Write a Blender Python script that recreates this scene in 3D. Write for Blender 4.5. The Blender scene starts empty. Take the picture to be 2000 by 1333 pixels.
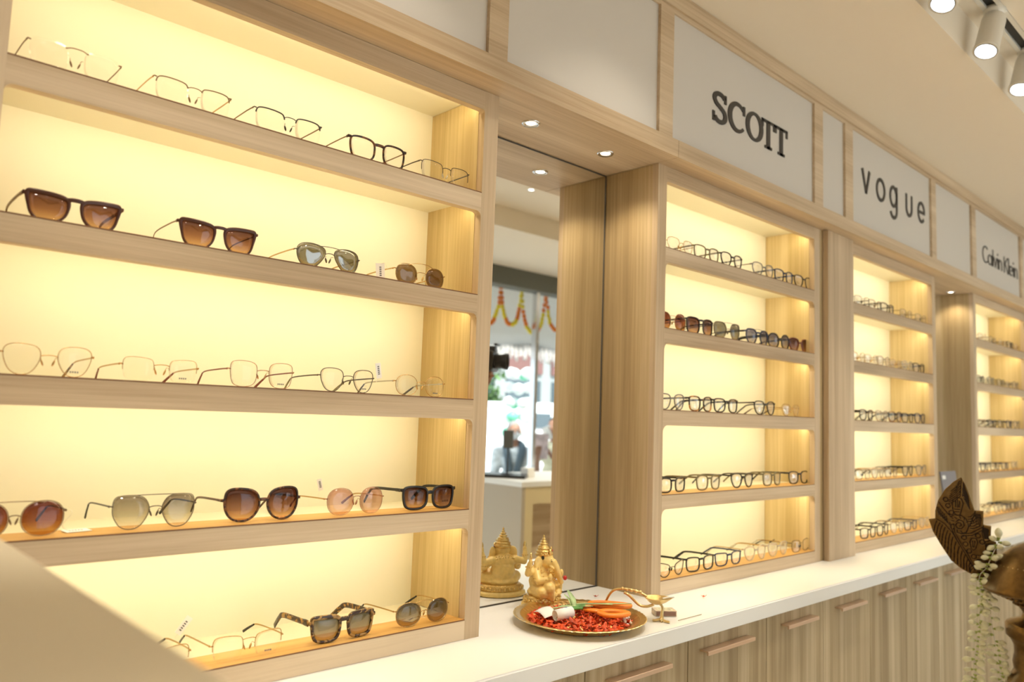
import bpy, bmesh, math, random
from mathutils import Vector, Matrix, noise
random.seed(7)
PI = math.pi
scn = bpy.context.scene
COL = scn.collection

# ------------------------------------------------------------------ camera
cam_d = bpy.data.cameras.new('camera')
cam_d.sensor_width = 36.0
cam_d.lens = 1532.35 / 2000 * 36.0
cam_d.clip_start = 0.02
cam_d.dof.use_dof = True
cam_d.dof.focus_distance = 1.62
cam_d.dof.aperture_fstop = 3.2
cam = bpy.data.objects.new('camera', cam_d); COL.objects.link(cam)
CYAW, CPIT, CROL = math.radians(43.35295), math.radians(5.52919), math.radians(2.03582)
fw = Vector((math.sin(CYAW)*math.cos(CPIT), math.cos(CYAW)*math.cos(CPIT), math.sin(CPIT)))
r0 = Vector((math.cos(CYAW), -math.sin(CYAW), 0)); u0 = r0.cross(fw)
rr = math.cos(CROL)*r0 + math.sin(CROL)*u0; uu = -math.sin(CROL)*r0 + math.cos(CROL)*u0
cam.matrix_world = Matrix(((rr.x, uu.x, -fw.x, 0.0), (rr.y, uu.y, -fw.y, -1.25), (rr.z, uu.z, -fw.z, 1.40), (0, 0, 0, 1)))
scn.camera = cam

# ------------------------------------------------------------------ world, view
scn.view_settings.view_transform = 'Standard'
scn.view_settings.look = 'None'
scn.view_settings.exposure = 0.18
scn.view_settings.gamma = 1.0
scn.view_settings.use_curve_mapping = False
w = bpy.data.worlds.new('sky'); scn.world = w; w.use_nodes = True
w.node_tree.nodes['Background'].inputs[0].default_value = (0.80, 0.92, 1.0, 1)
w.node_tree.nodes['Background'].inputs[1].default_value = 1.9

WARM = (1.0, 0.845, 0.52)
NEUT = (1.0, 0.92, 0.80)
def area(name, loc, size, power, col, rot=(0, 0, 0), sizey=None):
    l = bpy.data.lights.new(name, 'AREA'); l.energy = power; l.color = col; l.size = size
    if sizey: l.shape = 'RECTANGLE'; l.size_y = sizey
    o = bpy.data.objects.new(name, l); COL.objects.link(o); o.location = loc; o.rotation_euler = rot
    return o
def spot(name, loc, target, power, col, ang=60, blend=0.6, rad=0.02):
    l = bpy.data.lights.new(name, 'SPOT'); l.energy = power; l.color = col
    l.spot_size = math.radians(ang); l.spot_blend = blend; l.shadow_soft_size = rad
    o = bpy.data.objects.new(name, l); COL.objects.link(o); o.location = loc
    o.rotation_euler = (Vector(target)-Vector(loc)).to_track_quat('-Z', 'Y').to_euler()
    return o
area('ceiling_fill_light', (0.4, -1.25, 2.66), 2.4, 4, NEUT, (0, 0, 0), 0.9)  # added overhead fill, here and in the next call; no such panel lamps
area('ceiling_fill_light', (5.9, -1.2, 2.66), 1.6, 2.5, NEUT, (0, 0, 0), 0.9)
area('room_fill_light', (-1.3, -1.6, 2.3), 1.2, 3, NEUT, (0, math.radians(-50), 0), 1.2)  # added soft fill from the left, without a fixture
sun = bpy.data.lights.new('sun', 'SUN'); sun.energy = 8.0; sun.angle = 0.05; sun.color = (1, 0.97, 0.92)
suno = bpy.data.objects.new('sun', sun); COL.objects.link(suno); suno.rotation_euler = (math.radians(-38), 0, math.radians(12))

# ------------------------------------------------------------------ materials
def new_mat(name):
    m = bpy.data.materials.new(name); m.use_nodes = True
    nt = m.node_tree; b = nt.nodes['Principled BSDF']
    return m, nt, b
def plain(name, col, rough=0.5, metal=0.0, bump=0.0, bscale=40, spec=0.5, var=0.0, trans=0.0, sss=0.0):
    m, nt, b = new_mat(name)
    b.inputs['Base Color'].default_value = (*col, 1); b.inputs['Roughness'].default_value = rough
    b.inputs['Metallic'].default_value = metal; b.inputs['Specular IOR Level'].default_value = spec
    if trans: b.inputs['Transmission Weight'].default_value = trans
    tc = nt.nodes.new('ShaderNodeTexCoord')
    if var:
        n = nt.nodes.new('ShaderNodeTexNoise'); n.inputs['Scale'].default_value = bscale*0.5
        nt.links.new(tc.outputs['Object'], n.inputs['Vector'])
        r = nt.nodes.new('ShaderNodeValToRGB')
        r.color_ramp.elements[0].position = 0.35; r.color_ramp.elements[1].position = 0.65
        r.color_ramp.elements[0].color = (*[c*(1-var) for c in col], 1)
        r.color_ramp.elements[1].color = (*[min(1, c*(1+var)) for c in col], 1)
        nt.links.new(n.outputs[0], r.inputs[0]); nt.links.new(r.outputs[0], b.inputs['Base Color'])
    if bump:
        n = nt.nodes.new('ShaderNodeTexNoise'); n.inputs['Scale'].default_value = bscale
        nt.links.new(tc.outputs['Object'], n.inputs['Vector'])
        bp = nt.nodes.new('ShaderNodeBump'); bp.inputs['Strength'].default_value = bump
        bp.inputs['Distance'].default_value = 0.002
        nt.links.new(n.outputs[0], bp.inputs['Height']); nt.links.new(bp.outputs[0], b.inputs['Normal'])
    return m
def emit(name, col, s):
    m = bpy.data.materials.new(name); m.use_nodes = True; nt = m.node_tree
    nt.nodes.remove(nt.nodes['Principled BSDF'])
    e = nt.nodes.new('ShaderNodeEmission'); e.inputs[0].default_value = (*col, 1); e.inputs[1].default_value = s
    nt.links.new(e.outputs[0], nt.nodes['Material Output'].inputs[0]); return m
def wood(name, axis, dark, mid, light, band=9.0, rough=0.45):
    # axis = direction of the grain in world space; world position feeds the grain so neighbouring boards run on
    m, nt, b = new_mat(name)
    g = nt.nodes.new('ShaderNodeNewGeometry')
    def mapped(sa, sp):
        mp = nt.nodes.new('ShaderNodeMapping')
        s = [sp, sp, sp]; s[axis] = sa
        mp.inputs['Scale'].default_value = s
        nt.links.new(g.outputs['Position'], mp.inputs['Vector']); return mp
    n1 = nt.nodes.new('ShaderNodeTexNoise'); n1.inputs['Scale'].default_value = 1; n1.inputs['Detail'].default_value = 3
    nt.links.new(mapped(0.35, band).outputs[0], n1.inputs['Vector'])
    n2 = nt.nodes.new('ShaderNodeTexNoise'); n2.inputs['Scale'].default_value = 1; n2.inputs['Detail'].default_value = 5
    n2.inputs['Roughness'].default_value = 0.65
    nt.links.new(mapped(3.0, 150).outputs[0], n2.inputs['Vector'])
    n3 = nt.nodes.new('ShaderNodeTexNoise'); n3.inputs['Scale'].default_value = 1; n3.inputs['Detail'].default_value = 2
    nt.links.new(mapped(0.9, 32).outputs[0], n3.inputs['Vector'])
    a = nt.nodes.new('ShaderNodeMath'); a.operation = 'MULTIPLY_ADD'; a.inputs[1].default_value = 0.36
    nt.links.new(n2.outputs[0], a.inputs[0])
    a2 = nt.nodes.new('ShaderNodeMath'); a2.operation = 'MULTIPLY'; a2.inputs[1].default_value = 0.22
    nt.links.new(n3.outputs[0], a2.inputs[0]); nt.links.new(a2.outputs[0], a.inputs[2])
    c = nt.nodes.new('ShaderNodeMath'); c.operation = 'MULTIPLY_ADD'; c.inputs[1].default_value = 0.72
    nt.links.new(n1.outputs[0], c.inputs[0]); nt.links.new(a.outputs[0], c.inputs[2])
    r = nt.nodes.new('ShaderNodeValToRGB'); e = r.color_ramp.elements
    e[0].position = 0.52; e[0].color = (*dark, 1); e[1].position = 0.80; e[1].color = (*light, 1)
    x = e.new(0.65); x.color = (*mid, 1)
    nt.links.new(c.outputs[0], r.inputs[0]); nt.links.new(r.outputs[0], b.inputs['Base Color'])
    b.inputs['Roughness'].default_value = rough; b.inputs['Specular IOR Level'].default_value = 0.3
    bp = nt.nodes.new('ShaderNodeBump'); bp.inputs['Strength'].default_value = 0.12; bp.inputs['Distance'].default_value = 0.001
    nt.links.new(n2.outputs[0], bp.inputs['Height']); nt.links.new(bp.outputs[0], b.inputs['Normal'])
    return m
WD, WM, WL = (0.45, 0.325, 0.20), (0.59, 0.45, 0.295), (0.72, 0.58, 0.41)
M = {}
M['wood_h'] = wood('ash_wood_horizontal', 0, WD, WM, WL)
M['wood_v'] = wood('ash_wood_vertical', 2, WD, WM, WL)
M['wood_d'] = wood('ash_wood_soffit', 0, (0.35, 0.245, 0.12), (0.475, 0.345, 0.18), (0.62, 0.475, 0.28), 7)
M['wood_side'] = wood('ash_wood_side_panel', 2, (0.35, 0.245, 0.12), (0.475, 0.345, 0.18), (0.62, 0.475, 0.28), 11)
M['wood_lit'] = wood('ash_wood_lit_side', 2, (0.50, 0.37, 0.17), (0.63, 0.49, 0.25), (0.76, 0.62, 0.37), 13)  # lighter copy of the side wood; LED brightness put into the colour
M['wood_cab'] = wood('ash_wood_cabinet', 2, (0.33, 0.24, 0.13), (0.46, 0.355, 0.21), (0.59, 0.475, 0.31), 16)
M['ledge'] = wood('honey_wood_ledge', 0, (0.50, 0.27, 0.07), (0.62, 0.36, 0.11), (0.70, 0.43, 0.15), 6)
M['edge_line'] = plain('dark_edge_band', (0.20, 0.085, 0.03), 0.5)
M['cream'] = plain('cream_laminate', (0.86, 0.82, 0.66), 0.55, bump=0.03, bscale=220)
M['white_top'] = plain('white_solid_surface', (0.86, 0.85, 0.82), 0.32, bump=0.01, bscale=90)
M['sign_white'] = plain('sign_white_board', (0.64, 0.60, 0.55), 0.5)
M['ceil'] = plain('ceiling_paint', (0.84, 0.75, 0.62), 0.85, bump=0.02, bscale=120)
M['wall'] = plain('wall_paint', (0.74, 0.68, 0.58), 0.8, bump=0.03, bscale=100)
M['floor'] = plain('floor_tile', (0.74, 0.68, 0.58), 0.25, var=0.06, bscale=6)
M['ink'] = plain('dark_brown_lettering', (0.042, 0.034, 0.028), 0.5)
M['white_plastic'] = plain('white_lamp_housing', (0.78, 0.74, 0.66), 0.4)
M['chrome'] = plain('chrome', (0.75, 0.75, 0.76), 0.18, 1.0)
M['mirror'] = plain('mirror_silver', (0.90, 0.91, 0.90), 0.0, 1.0)
M['dark_line'] = plain('dark_mirror_edge', (0.10, 0.09, 0.08), 0.3)
M['copper'] = plain('rose_gold_handle', (0.78, 0.60, 0.47), 0.35, 1.0)
M['lamp_on'] = emit('lit_lamp_face', (1.0, 0.90, 0.72), 14)
M['lamp_cool'] = emit('lit_spot_face', (0.92, 0.96, 1.0), 9)
M['led'] = emit('led_strip_face', (1.0, 0.8, 0.5), 4)
M['track_dark'] = plain('track_channel_dark', (0.02, 0.02, 0.02), 0.5)
M['panel_grey'] = plain('beige_desk_laminate', (0.76, 0.66, 0.49), 0.6)
M['gap'] = plain('cabinet_gap_dark', (0.08, 0.055, 0.03), 0.8)
M['black'] = plain('black_acetate', (0.012, 0.011, 0.012), 0.18)
M['black_matt'] = plain('black_satin_metal', (0.02, 0.018, 0.018), 0.35)
M['navy'] = plain('navy_acetate', (0.015, 0.03, 0.085), 0.2)
M['brown'] = plain('dark_brown_acetate', (0.07, 0.025, 0.015), 0.2)
M['olive'] = plain('olive_acetate', (0.16, 0.13, 0.06), 0.25)
M['gold'] = plain('gold_wire', (0.50, 0.33, 0.14), 0.22, 1.0)
M['rosegold'] = plain('rose_gold_wire', (0.40, 0.24, 0.16), 0.25, 1.0)
M['silver'] = plain('silver_wire', (0.45, 0.43, 0.40), 0.22, 1.0)
M['gun'] = plain('gunmetal_wire', (0.10, 0.085, 0.07), 0.3, 1.0)
M['bronze'] = plain('bronze_wire', (0.20, 0.13, 0.07), 0.3, 1.0)
M['maroon'] = plain('maroon_acetate', (0.16, 0.03, 0.02), 0.25)
M['grey_ac'] = plain('grey_acetate', (0.17, 0.18, 0.19), 0.25)
M['pad'] = plain('clear_silicone_pad', (0.85, 0.82, 0.72), 0.2, trans=0.6)
M['tag'] = plain('white_tag_card', (0.88, 0.87, 0.84), 0.6)
M['thread'] = plain('white_thread', (0.8, 0.76, 0.66), 0.8)
M['tagink'] = plain('grey_print', (0.15, 0.15, 0.17), 0.6)
def tort(name, a, b_, scale=70):
    m, nt, b = new_mat(name)
    tc = nt.nodes.new('ShaderNodeTexCoord'); n = nt.nodes.new('ShaderNodeTexNoise')
    n.inputs['Scale'].default_value = scale; n.inputs['Detail'].default_value = 1.5; n.inputs['Distortion'].default_value = 1.0
    nt.links.new(tc.outputs['Object'], n.inputs['Vector'])
    r = nt.nodes.new('ShaderNodeValToRGB'); e = r.color_ramp.elements
    e[0].position = 0.51; e[0].color = (*a, 1); e[1].position = 0.60; e[1].color = (*b_, 1)
    nt.links.new(n.outputs[0], r.inputs[0]); nt.links.new(r.outputs[0], b.inputs['Base Color'])
    b.inputs['Roughness'].default_value = 0.16; return m
M['tortoise'] = tort('tortoiseshell_acetate', (0.035, 0.014, 0.006), (0.36, 0.20, 0.055), 75)
M['tortdark'] = tort('dark_tortoiseshell_acetate', (0.025, 0.010, 0.006), (0.16, 0.06, 0.018), 90)
M['amber'] = tort('black_to_amber_acetate', (0.02, 0.012, 0.008), (0.45, 0.20, 0.04), 34)
M['clearac'] = plain('clear_acetate', (0.85, 0.80, 0.70), 0.1, trans=0.75)
def lensmat(name, stops, refl=0.06, h=0.045, mirror=None):
    # stops: [(0..1 of lens height from the bottom, tint)]
    m = bpy.data.materials.new(name); m.use_nodes = True; nt = m.node_tree
    nt.nodes.remove(nt.nodes['Principled BSDF'])
    t = nt.nodes.new('ShaderNodeBsdfTransparent'); g = nt.nodes.new('ShaderNodeBsdfGlossy')
    g.inputs['Roughness'].default_value = 0.02
    g.inputs['Color'].default_value = (*(mirror or (0.95, 0.95, 1.0)), 1)
    lw = nt.nodes.new('ShaderNodeLayerWeight'); lw.inputs['Blend'].default_value = 0.2
    ma = nt.nodes.new('ShaderNodeMath'); ma.operation = 'MULTIPLY_ADD'; ma.inputs[1].default_value = 0.35; ma.inputs[2].default_value = refl
    nt.links.new(lw.outputs['Fresnel'], ma.inputs[0])
    mix = nt.nodes.new('ShaderNodeMixShader')
    nt.links.new(ma.outputs[0], mix.inputs[0]); nt.links.new(t.outputs[0], mix.inputs[1]); nt.links.new(g.outputs[0], mix.inputs[2])
    nt.links.new(mix.outputs[0], nt.nodes['Material Output'].inputs[0])
    if len(stops) == 1:
        t.inputs[0].default_value = (*stops[0][1], 1)
    else:
        tc = nt.nodes.new('ShaderNodeTexCoord'); sp = nt.nodes.new('ShaderNodeSeparateXYZ')
        nt.links.new(tc.outputs['Object'], sp.inputs[0])
        dv = nt.nodes.new('ShaderNodeMath'); dv.operation = 'DIVIDE'; dv.inputs[1].default_value = h
        nt.links.new(sp.outputs['Z'], dv.inputs[0])
        r = nt.nodes.new('ShaderNodeValToRGB'); e = r.color_ramp.elements
        e[0].position = stops[0][0]; e[0].color = (*stops[0][1], 1)
        e[1].position = stops[-1][0]; e[1].color = (*stops[-1][1], 1)
        for p, c in stops[1:-1]:
            x = e.new(p); x.color = (*c, 1)
        nt.links.new(dv.outputs[0], r.inputs[0]); nt.links.new(r.outputs[0], t.inputs[0])
    return m
# tints are per surface: every lens has two
M['l_clear'] = lensmat('clear_lens', [(0, (0.985, 0.985, 0.975))], 0.015)
M['l_brown'] = lensmat('brown_gradient_lens', [(0.0, (0.86, 0.70, 0.48)), (0.45, (0.56, 0.39, 0.29)), (1.0, (0.27, 0.155, 0.125))], 0.04, 0.046)
M['l_red'] = lensmat('red_brown_gradient_lens', [(0.0, (0.76, 0.58, 0.30)), (0.45, (0.54, 0.30, 0.17)), (1.0, (0.38, 0.16, 0.10))], 0.04, 0.05)
M['l_grey'] = lensmat('grey_gradient_lens', [(0.0, (0.93, 0.90, 0.84)), (0.45, (0.72, 0.69, 0.62)), (1.0, (0.50, 0.47, 0.44))], 0.05, 0.05)
M['l_smoke'] = lensmat('dark_grey_gradient_lens', [(0.0, (0.70, 0.60, 0.42)), (0.5, (0.50, 0.46, 0.38)), (1.0, (0.33, 0.33, 0.32))], 0.05, 0.045)
M['l_pink'] = lensmat('pink_lens', [(0, (0.86, 0.74, 0.66)), (1, (0.80, 0.62, 0.58))], 0.05, 0.05)
M['l_solid'] = lensmat('solid_brown_lens', [(0, (0.50, 0.40, 0.26))], 0.05)
M['l_mirror'] = lensmat('grey_mirrored_lens', [(0, (0.52, 0.49, 0.38))], 0.24, mirror=(0.72, 0.77, 0.85))
M['l_blue'] = lensmat('blue_grey_lens', [(0, (0.85, 0.78, 0.66)), (1, (0.42, 0.42, 0.52))], 0.05, 0.045)
M['l_green'] = lensmat('green_grey_lens', [(0, (0.60, 0.55, 0.42)), (1, (0.46, 0.44, 0.38))], 0.06, 0.045)

# ------------------------------------------------------------------ object helpers
def obj(name, bm, mat, parent=None, smooth=False, loc=None):
    me = bpy.data.meshes.new(name)
    bmesh.ops.recalc_face_normals(bm, faces=bm.faces)
    bm.to_mesh(me); bm.free()
    if isinstance(mat, str): mat = M[mat]
    if mat: me.materials.append(mat)
    if smooth:
        for p in me.polygons: p.use_smooth = True
    o = bpy.data.objects.new(name, me); COL.objects.link(o)
    if parent: o.parent = parent
    if loc: o.location = loc
    return o
def tag(o, label=None, cat=None, group=None, kind=None):
    if label: o['label'] = label
    if cat: o['category'] = cat
    if group: o['group'] = group
    if kind: o['kind'] = kind
    return o
def thing(name, label, cat, loc=(0, 0, 0), rz=0.0, group=None):
    o = bpy.data.objects.new(name, None); COL.objects.link(o); o.empty_display_size = 0.05
    o.location = loc; o.rotation_euler = (0, 0, rz)
    return tag(o, label, cat, group)
def copy_tree(o, parent=None):
    c = o.copy(); COL.objects.link(c); c.parent = parent
    for ch in list(o.children): copy_tree(ch, c)
    return c
def box(bm, x0, x1, y0, y1, z0, z1, bev=0.0):
    vs = [bm.verts.new((x, y, z)) for x in (x0, x1) for y in (y0, y1) for z in (z0, z1)]
    fs = [(0, 1, 3, 2), (4, 6, 7, 5), (0, 4, 5, 1), (2, 3, 7, 6), (0, 2, 6, 4), (1, 5, 7, 3)]
    nf = [bm.faces.new([vs[i] for i in f]) for f in fs]
    if bev:
        es = list({e for f in nf for e in f.edges})
        bmesh.ops.bevel(bm, geom=es, offset=bev, segments=2, profile=0.5, affect='EDGES')
def boxo(name, d, mat, parent=None, bev=0.0):
    bm = bmesh.new(); box(bm, *d, bev=bev); return obj(name, bm, mat, parent)
def prism(bm, pts, y0, y1, axis='y'):
    def P(a, b, c): return {'y': (a, c, b), 'z': (a, b, c), 'x': (c, a, b)}[axis]
    f = [bm.verts.new(P(a, b, y0)) for a, b in pts]; g = [bm.verts.new(P(a, b, y1)) for a, b in pts]
    n = len(pts); bm.faces.new(f); bm.faces.new(g[::-1])
    for i in range(n): bm.faces.new((f[i], g[i], g[(i+1) % n], f[(i+1) % n]))
def sweep(bm, path, hw, hh=None, ref=Vector((0, 0, 1)), closed=False, seg=8, pw=2.0, caps=True):
    """sweep a superellipse section along the path; hw across (ref x tangent), hh along ref"""
    n = len(path); path = [Vector(p) for p in path]
    if not isinstance(hw, (list, tuple)): hw = [hw]*n
    if hh is None: hh = hw
    if not isinstance(hh, (list, tuple)): hh = [hh]*n
    rings = []; last = None
    for i in range(n):
        a = path[(i-1) % n] if (closed or i > 0) else path[i]
        b = path[(i+1) % n] if (closed or i < n-1) else path[i]
        t = b-a
        if t.length < 1e-9: t = Vector((1, 0, 0))
        t.normalize()
        s = ref.cross(t)
        if s.length < 0.12: s = last.copy() if last else Vector((1, 0, 0)).cross(t)
        s.normalize(); last = s
        u = t.cross(s).normalized()
        ring = []
        for k in range(seg):
            an = 2*PI*(k+0.5)/seg; c, d = math.cos(an), math.sin(an)
            c2 = math.copysign(abs(c)**(2/pw), c); d2 = math.copysign(abs(d)**(2/pw), d)
            ring.append(bm.verts.new(path[i]+s*c2*hw[i]+u*d2*hh[i]))
        rings.append(ring)
    m = n if closed else n-1
    for i in range(m):
        A, B = rings[i], rings[(i+1) % n]
        for k in range(seg): bm.faces.new((A[k], A[(k+1) % seg], B[(k+1) % seg], B[k]))
    if not closed and caps:
        bm.faces.new(rings[0][::-1]); bm.faces.new(rings[-1])
def ell(bm, c, r, rot=None, sub=2):
    if not isinstance(r, (tuple, list)): r = (r, r, r)
    mt = Matrix.Translation(Vector(c))
    if rot is not None: mt = mt @ rot
    mt = mt @ Matrix.Diagonal((*r, 1))
    bmesh.ops.create_icosphere(bm, subdivisions=sub, radius=1.0, matrix=mt)
def lathe(bm, prof, c=(0, 0, 0), seg=32, cap=True):
    rings = []
    for r, z in prof:
        rings.append([bm.verts.new((c[0]+r*math.cos(2*PI*k/seg), c[1]+r*math.sin(2*PI*k/seg), c[2]+z)) for k in range(seg)])
    for A, B in zip(rings, rings[1:]):
        for k in range(seg): bm.faces.new((A[k], A[(k+1) % seg], B[(k+1) % seg], B[k]))
    if cap:
        bm.faces.new(rings[0][::-1]); bm.faces.new(rings[-1])
def cone(bm, a, ra, b, rb, seg=12):
    a = Vector(a); b = Vector(b); t = (b-a)
    if t.length < 1e-6: return
    ell(bm, a, ra, sub=2); ell(bm, b, rb, sub=2)
    ref = Vector((0, 0, 1)) if abs(t.normalized().z) < 0.9 else Vector((1, 0, 0))
    sweep(bm, [a, b], [ra, rb], ref=ref, seg=seg)
def remesh(o, vox, smooth=True, it=4):
    md = o.modifiers.new('surface', 'REMESH'); md.mode = 'VOXEL'; md.voxel_size = vox; md.use_smooth_shade = True
    if it:
        s = o.modifiers.new('relax', 'SMOOTH'); s.iterations = it; s.factor = 0.5
    return o
def chaikin(p, it=3, closed=True):
    for _ in range(it):
        q = []; n = len(p)
        for i in range(n if closed else n-1):
            a, b = p[i], p[(i+1) % n]
            q.append((a[0]*.75+b[0]*.25, a[1]*.75+b[1]*.25)); q.append((a[0]*.25+b[0]*.75, a[1]*.25+b[1]*.75))
        p = q if closed else [p[0]]+q+[p[-1]]
    return p
def spline(P, n=6):
    P = [Vector(p) for p in P]; out = []
    for i in range(len(P)-1):
        a = P[max(0, i-1)]; b = P[i]; c = P[i+1]; d = P[min(len(P)-1, i+2)]
        for k in range(n):
            t = k/n
            out.append(0.5*((2*b)+(-a+c)*t+(2*a-5*b+4*c-d)*t*t+(-a+3*b-3*c+d)*t**3))
    out.append(P[-1]); return out

# ------------------------------------------------------------------ the room
ZC, ZU, ZT, ZO, ZB = 0.9454, 0.9067, 2.104, 2.0616, 2.151
YM = 0.183
SH = [1.878, 1.656, 1.434, 1.2077, 0.985]          # shelf tops, from the topmost down
SB = [1.8364, 1.6149, 1.3921, 1.1695]
YB = 0.185
bm = bmesh.new(); box(bm, -2.0, 7.5, -2.8, 0.30, -0.05, 0.0); tag(obj('floor', bm, 'floor'), kind='structure')
bm = bmesh.new(); box(bm, -2.0, 7.5, 0.22, 0.30, 0.0, 2.75); tag(obj('wall_back', bm, 'wall'), kind='structure')
bm = bmesh.new(); box(bm, 7.42, 7.5, -2.8, 0.22, 0.0, 2.75); tag(obj('wall_right', bm, 'wall'), kind='structure')
bm = bmesh.new(); box(bm, -2.0, -1.92, -2.8, 0.22, 0.0, 2.75); tag(obj('wall_left', bm, 'wall'), kind='structure')
bm = bmesh.new()
prism(bm, [(0.22, 2.75), (0.22, 2.563), (-0.506, 2.563), (-0.506, 2.69), (-0.548, 2.69), (-0.548, 2.73), (-0.604, 2.73), (-0.604, 2.69),
           (-1.88, 2.69), (-1.88, 2.563), (-2.80, 2.563), (-2.80, 2.78), (0.22, 2.78)], -1.92, 7.42, 'x')
tag(obj('ceiling', bm, 'ceil'), kind='structure')
# storefront wall with its dark header and the glazed opening
bm = bmesh.new()
box(bm, -2.0, 7.5, -2.95, -2.80, 2.42, 2.80)
M['header_dark'] = plain('dark_grey_header', (0.13, 0.135, 0.115), 0.5)
tag(obj('wall_front', bm, 'header_dark'), kind='structure')
bm = bmesh.new(); box(bm, -2.0, 1.2, -2.90, -2.80, 0, 2.42); tag(obj('wall_front_left', bm, 'wall'), kind='structure')
M['pane'] = lensmat('shop_front_glass', [(0, (0.97, 0.985, 0.98))], 0.0)
win = boxo('window_1', (1.2, 7.42, -2.862, -2.852, 0, 2.42), 'pane'); tag(win, kind='structure')
fr = bmesh.new()
for x in (1.2, 2.9, 4.46, 6.1, 7.38): box(fr, x, x+0.035, -2.88, -2.83, 0, 2.42)
obj('window_frame', fr, 'chrome', win)

# ------------------------------------------------------------------ fascia
ff = thing('fascia_frame', 'pale wooden fascia frame of beam, top rail and mullions over the display units', 'fascia', (0, 0, 0))
bm = bmesh.new(); box(bm, -0.6, 1.704, -0.065, 0.22, ZT, ZB); obj('lower_beam', bm, 'wood_h', ff)
bm = bmesh.new(); box(bm, 1.7055, 5.6, -0.065, 0.22, ZT, ZB); obj('lower_beam', bm, 'wood_h', ff)
bm = bmesh.new(); box(bm, -0.6, 5.6, -0.065, 0.22, 2.515, 2.562); box(bm, -0.6, 5.6, -0.058, 0.22, 2.503, 2.515); obj('top_rail', bm, 'wood_h', ff)
ML = [(-0.05, 0.006), (1.026, 1.080), (1.622, 1.682), (2.502, 2.564), (2.742, 2.806), (3.606, 3.662), (4.149, 4.210), (4.984, 5.040), (5.54, 5.6)]
for a, b in ML:
    bm = bmesh.new(); box(bm, a, b, -0.061, 0.22, ZB, 2.503); obj('mullion', bm, 'wood_h', ff)
PL = ['blank white fascia panel over the nearest display unit', 'blank white fascia panel above the mirror recess',
      'white sign panel with large dark slab-serif capitals', 'narrow blank white panel between the two nearer sign panels',
      'white sign panel with five widely spaced lowercase letters', 'blank white panel between the two farther sign panels',
      'farthest white sign panel with thin tightly set letters', 'blank white panel at the far end of the fascia']
panels = []
for (a, b), lab in zip(zip(ML, ML[1:]), PL):
    hw = (b[0]-a[1])/2
    bm = bmesh.new(); box(bm, -hw, hw, 0, 0.01, 0.0, 2.503-ZB); p = obj('sign_panel', bm, 'sign_white', ff, False, ((a[1]+b[0])/2, -0.052, ZB))
    p['label'] = lab
    panels.append(p)
# stroke lettering -------------------------------------------------
def arc(cx, cy, rx, ry, a0, a1, n=26):
    return [(cx+rx*math.cos(math.radians(a0+(a1-a0)*k/n)), cy+ry*math.sin(math.radians(a0+(a1-a0)*k/n))) for k in range(n+1)]
def ribbon(bm, pts, wd, y0=-0.003, y1=0.0):
    """flat pen stroke of width wd (number or per-point list), solid"""
    n = len(pts)
    if not isinstance(wd, (list, tuple)): wd = [wd]*n
    L = []; R = []
    for i in range(n):
        a = pts[max(0, i-1)]; b = pts[min(n-1, i+1)]
        dx, dz = b[0]-a[0], b[1]-a[1]; l = math.hypot(dx, dz) or 1
        nx, nz = -dz/l*wd[i]/2, dx/l*wd[i]/2
        L.append((pts[i][0]+nx, pts[i][1]+nz)); R.append((pts[i][0]-nx, pts[i][1]-nz))
    for i in range(n-1):
        prism(bm, [L[i], L[i+1], R[i+1], R[i]], y0, y1)
def letters(parent, draw, x0, x1, z0, z1, uw, uh, cuts):
    """draw(bm) works in units uw x uh, mapped onto the given world box of the panel; one mesh per letter, split at the cuts"""
    sx = (x1-x0)/uw; sz = (z1-z0)/uh; cuts = [-9]+cuts+[99]
    for ca, cb_ in zip(cuts, cuts[1:]):
        bm = bmesh.new(); draw(bm); bm.verts.ensure_lookup_table(); dead = []
        for k in range(0, len(bm.verts), 8):
            q = [bm.verts[k+j] for j in range(8)]; m = sum(v.co.x for v in q)/8
            if not (ca <= m < cb_): dead += q
        bmesh.ops.delete(bm, geom=dead, context='VERTS')
        for v in bm.verts: v.co.x = v.co.x*sx+x0-parent.location.x; v.co.z = v.co.z*sz+z0-ZB
        obj('letter', bm, 'ink', parent)
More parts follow.
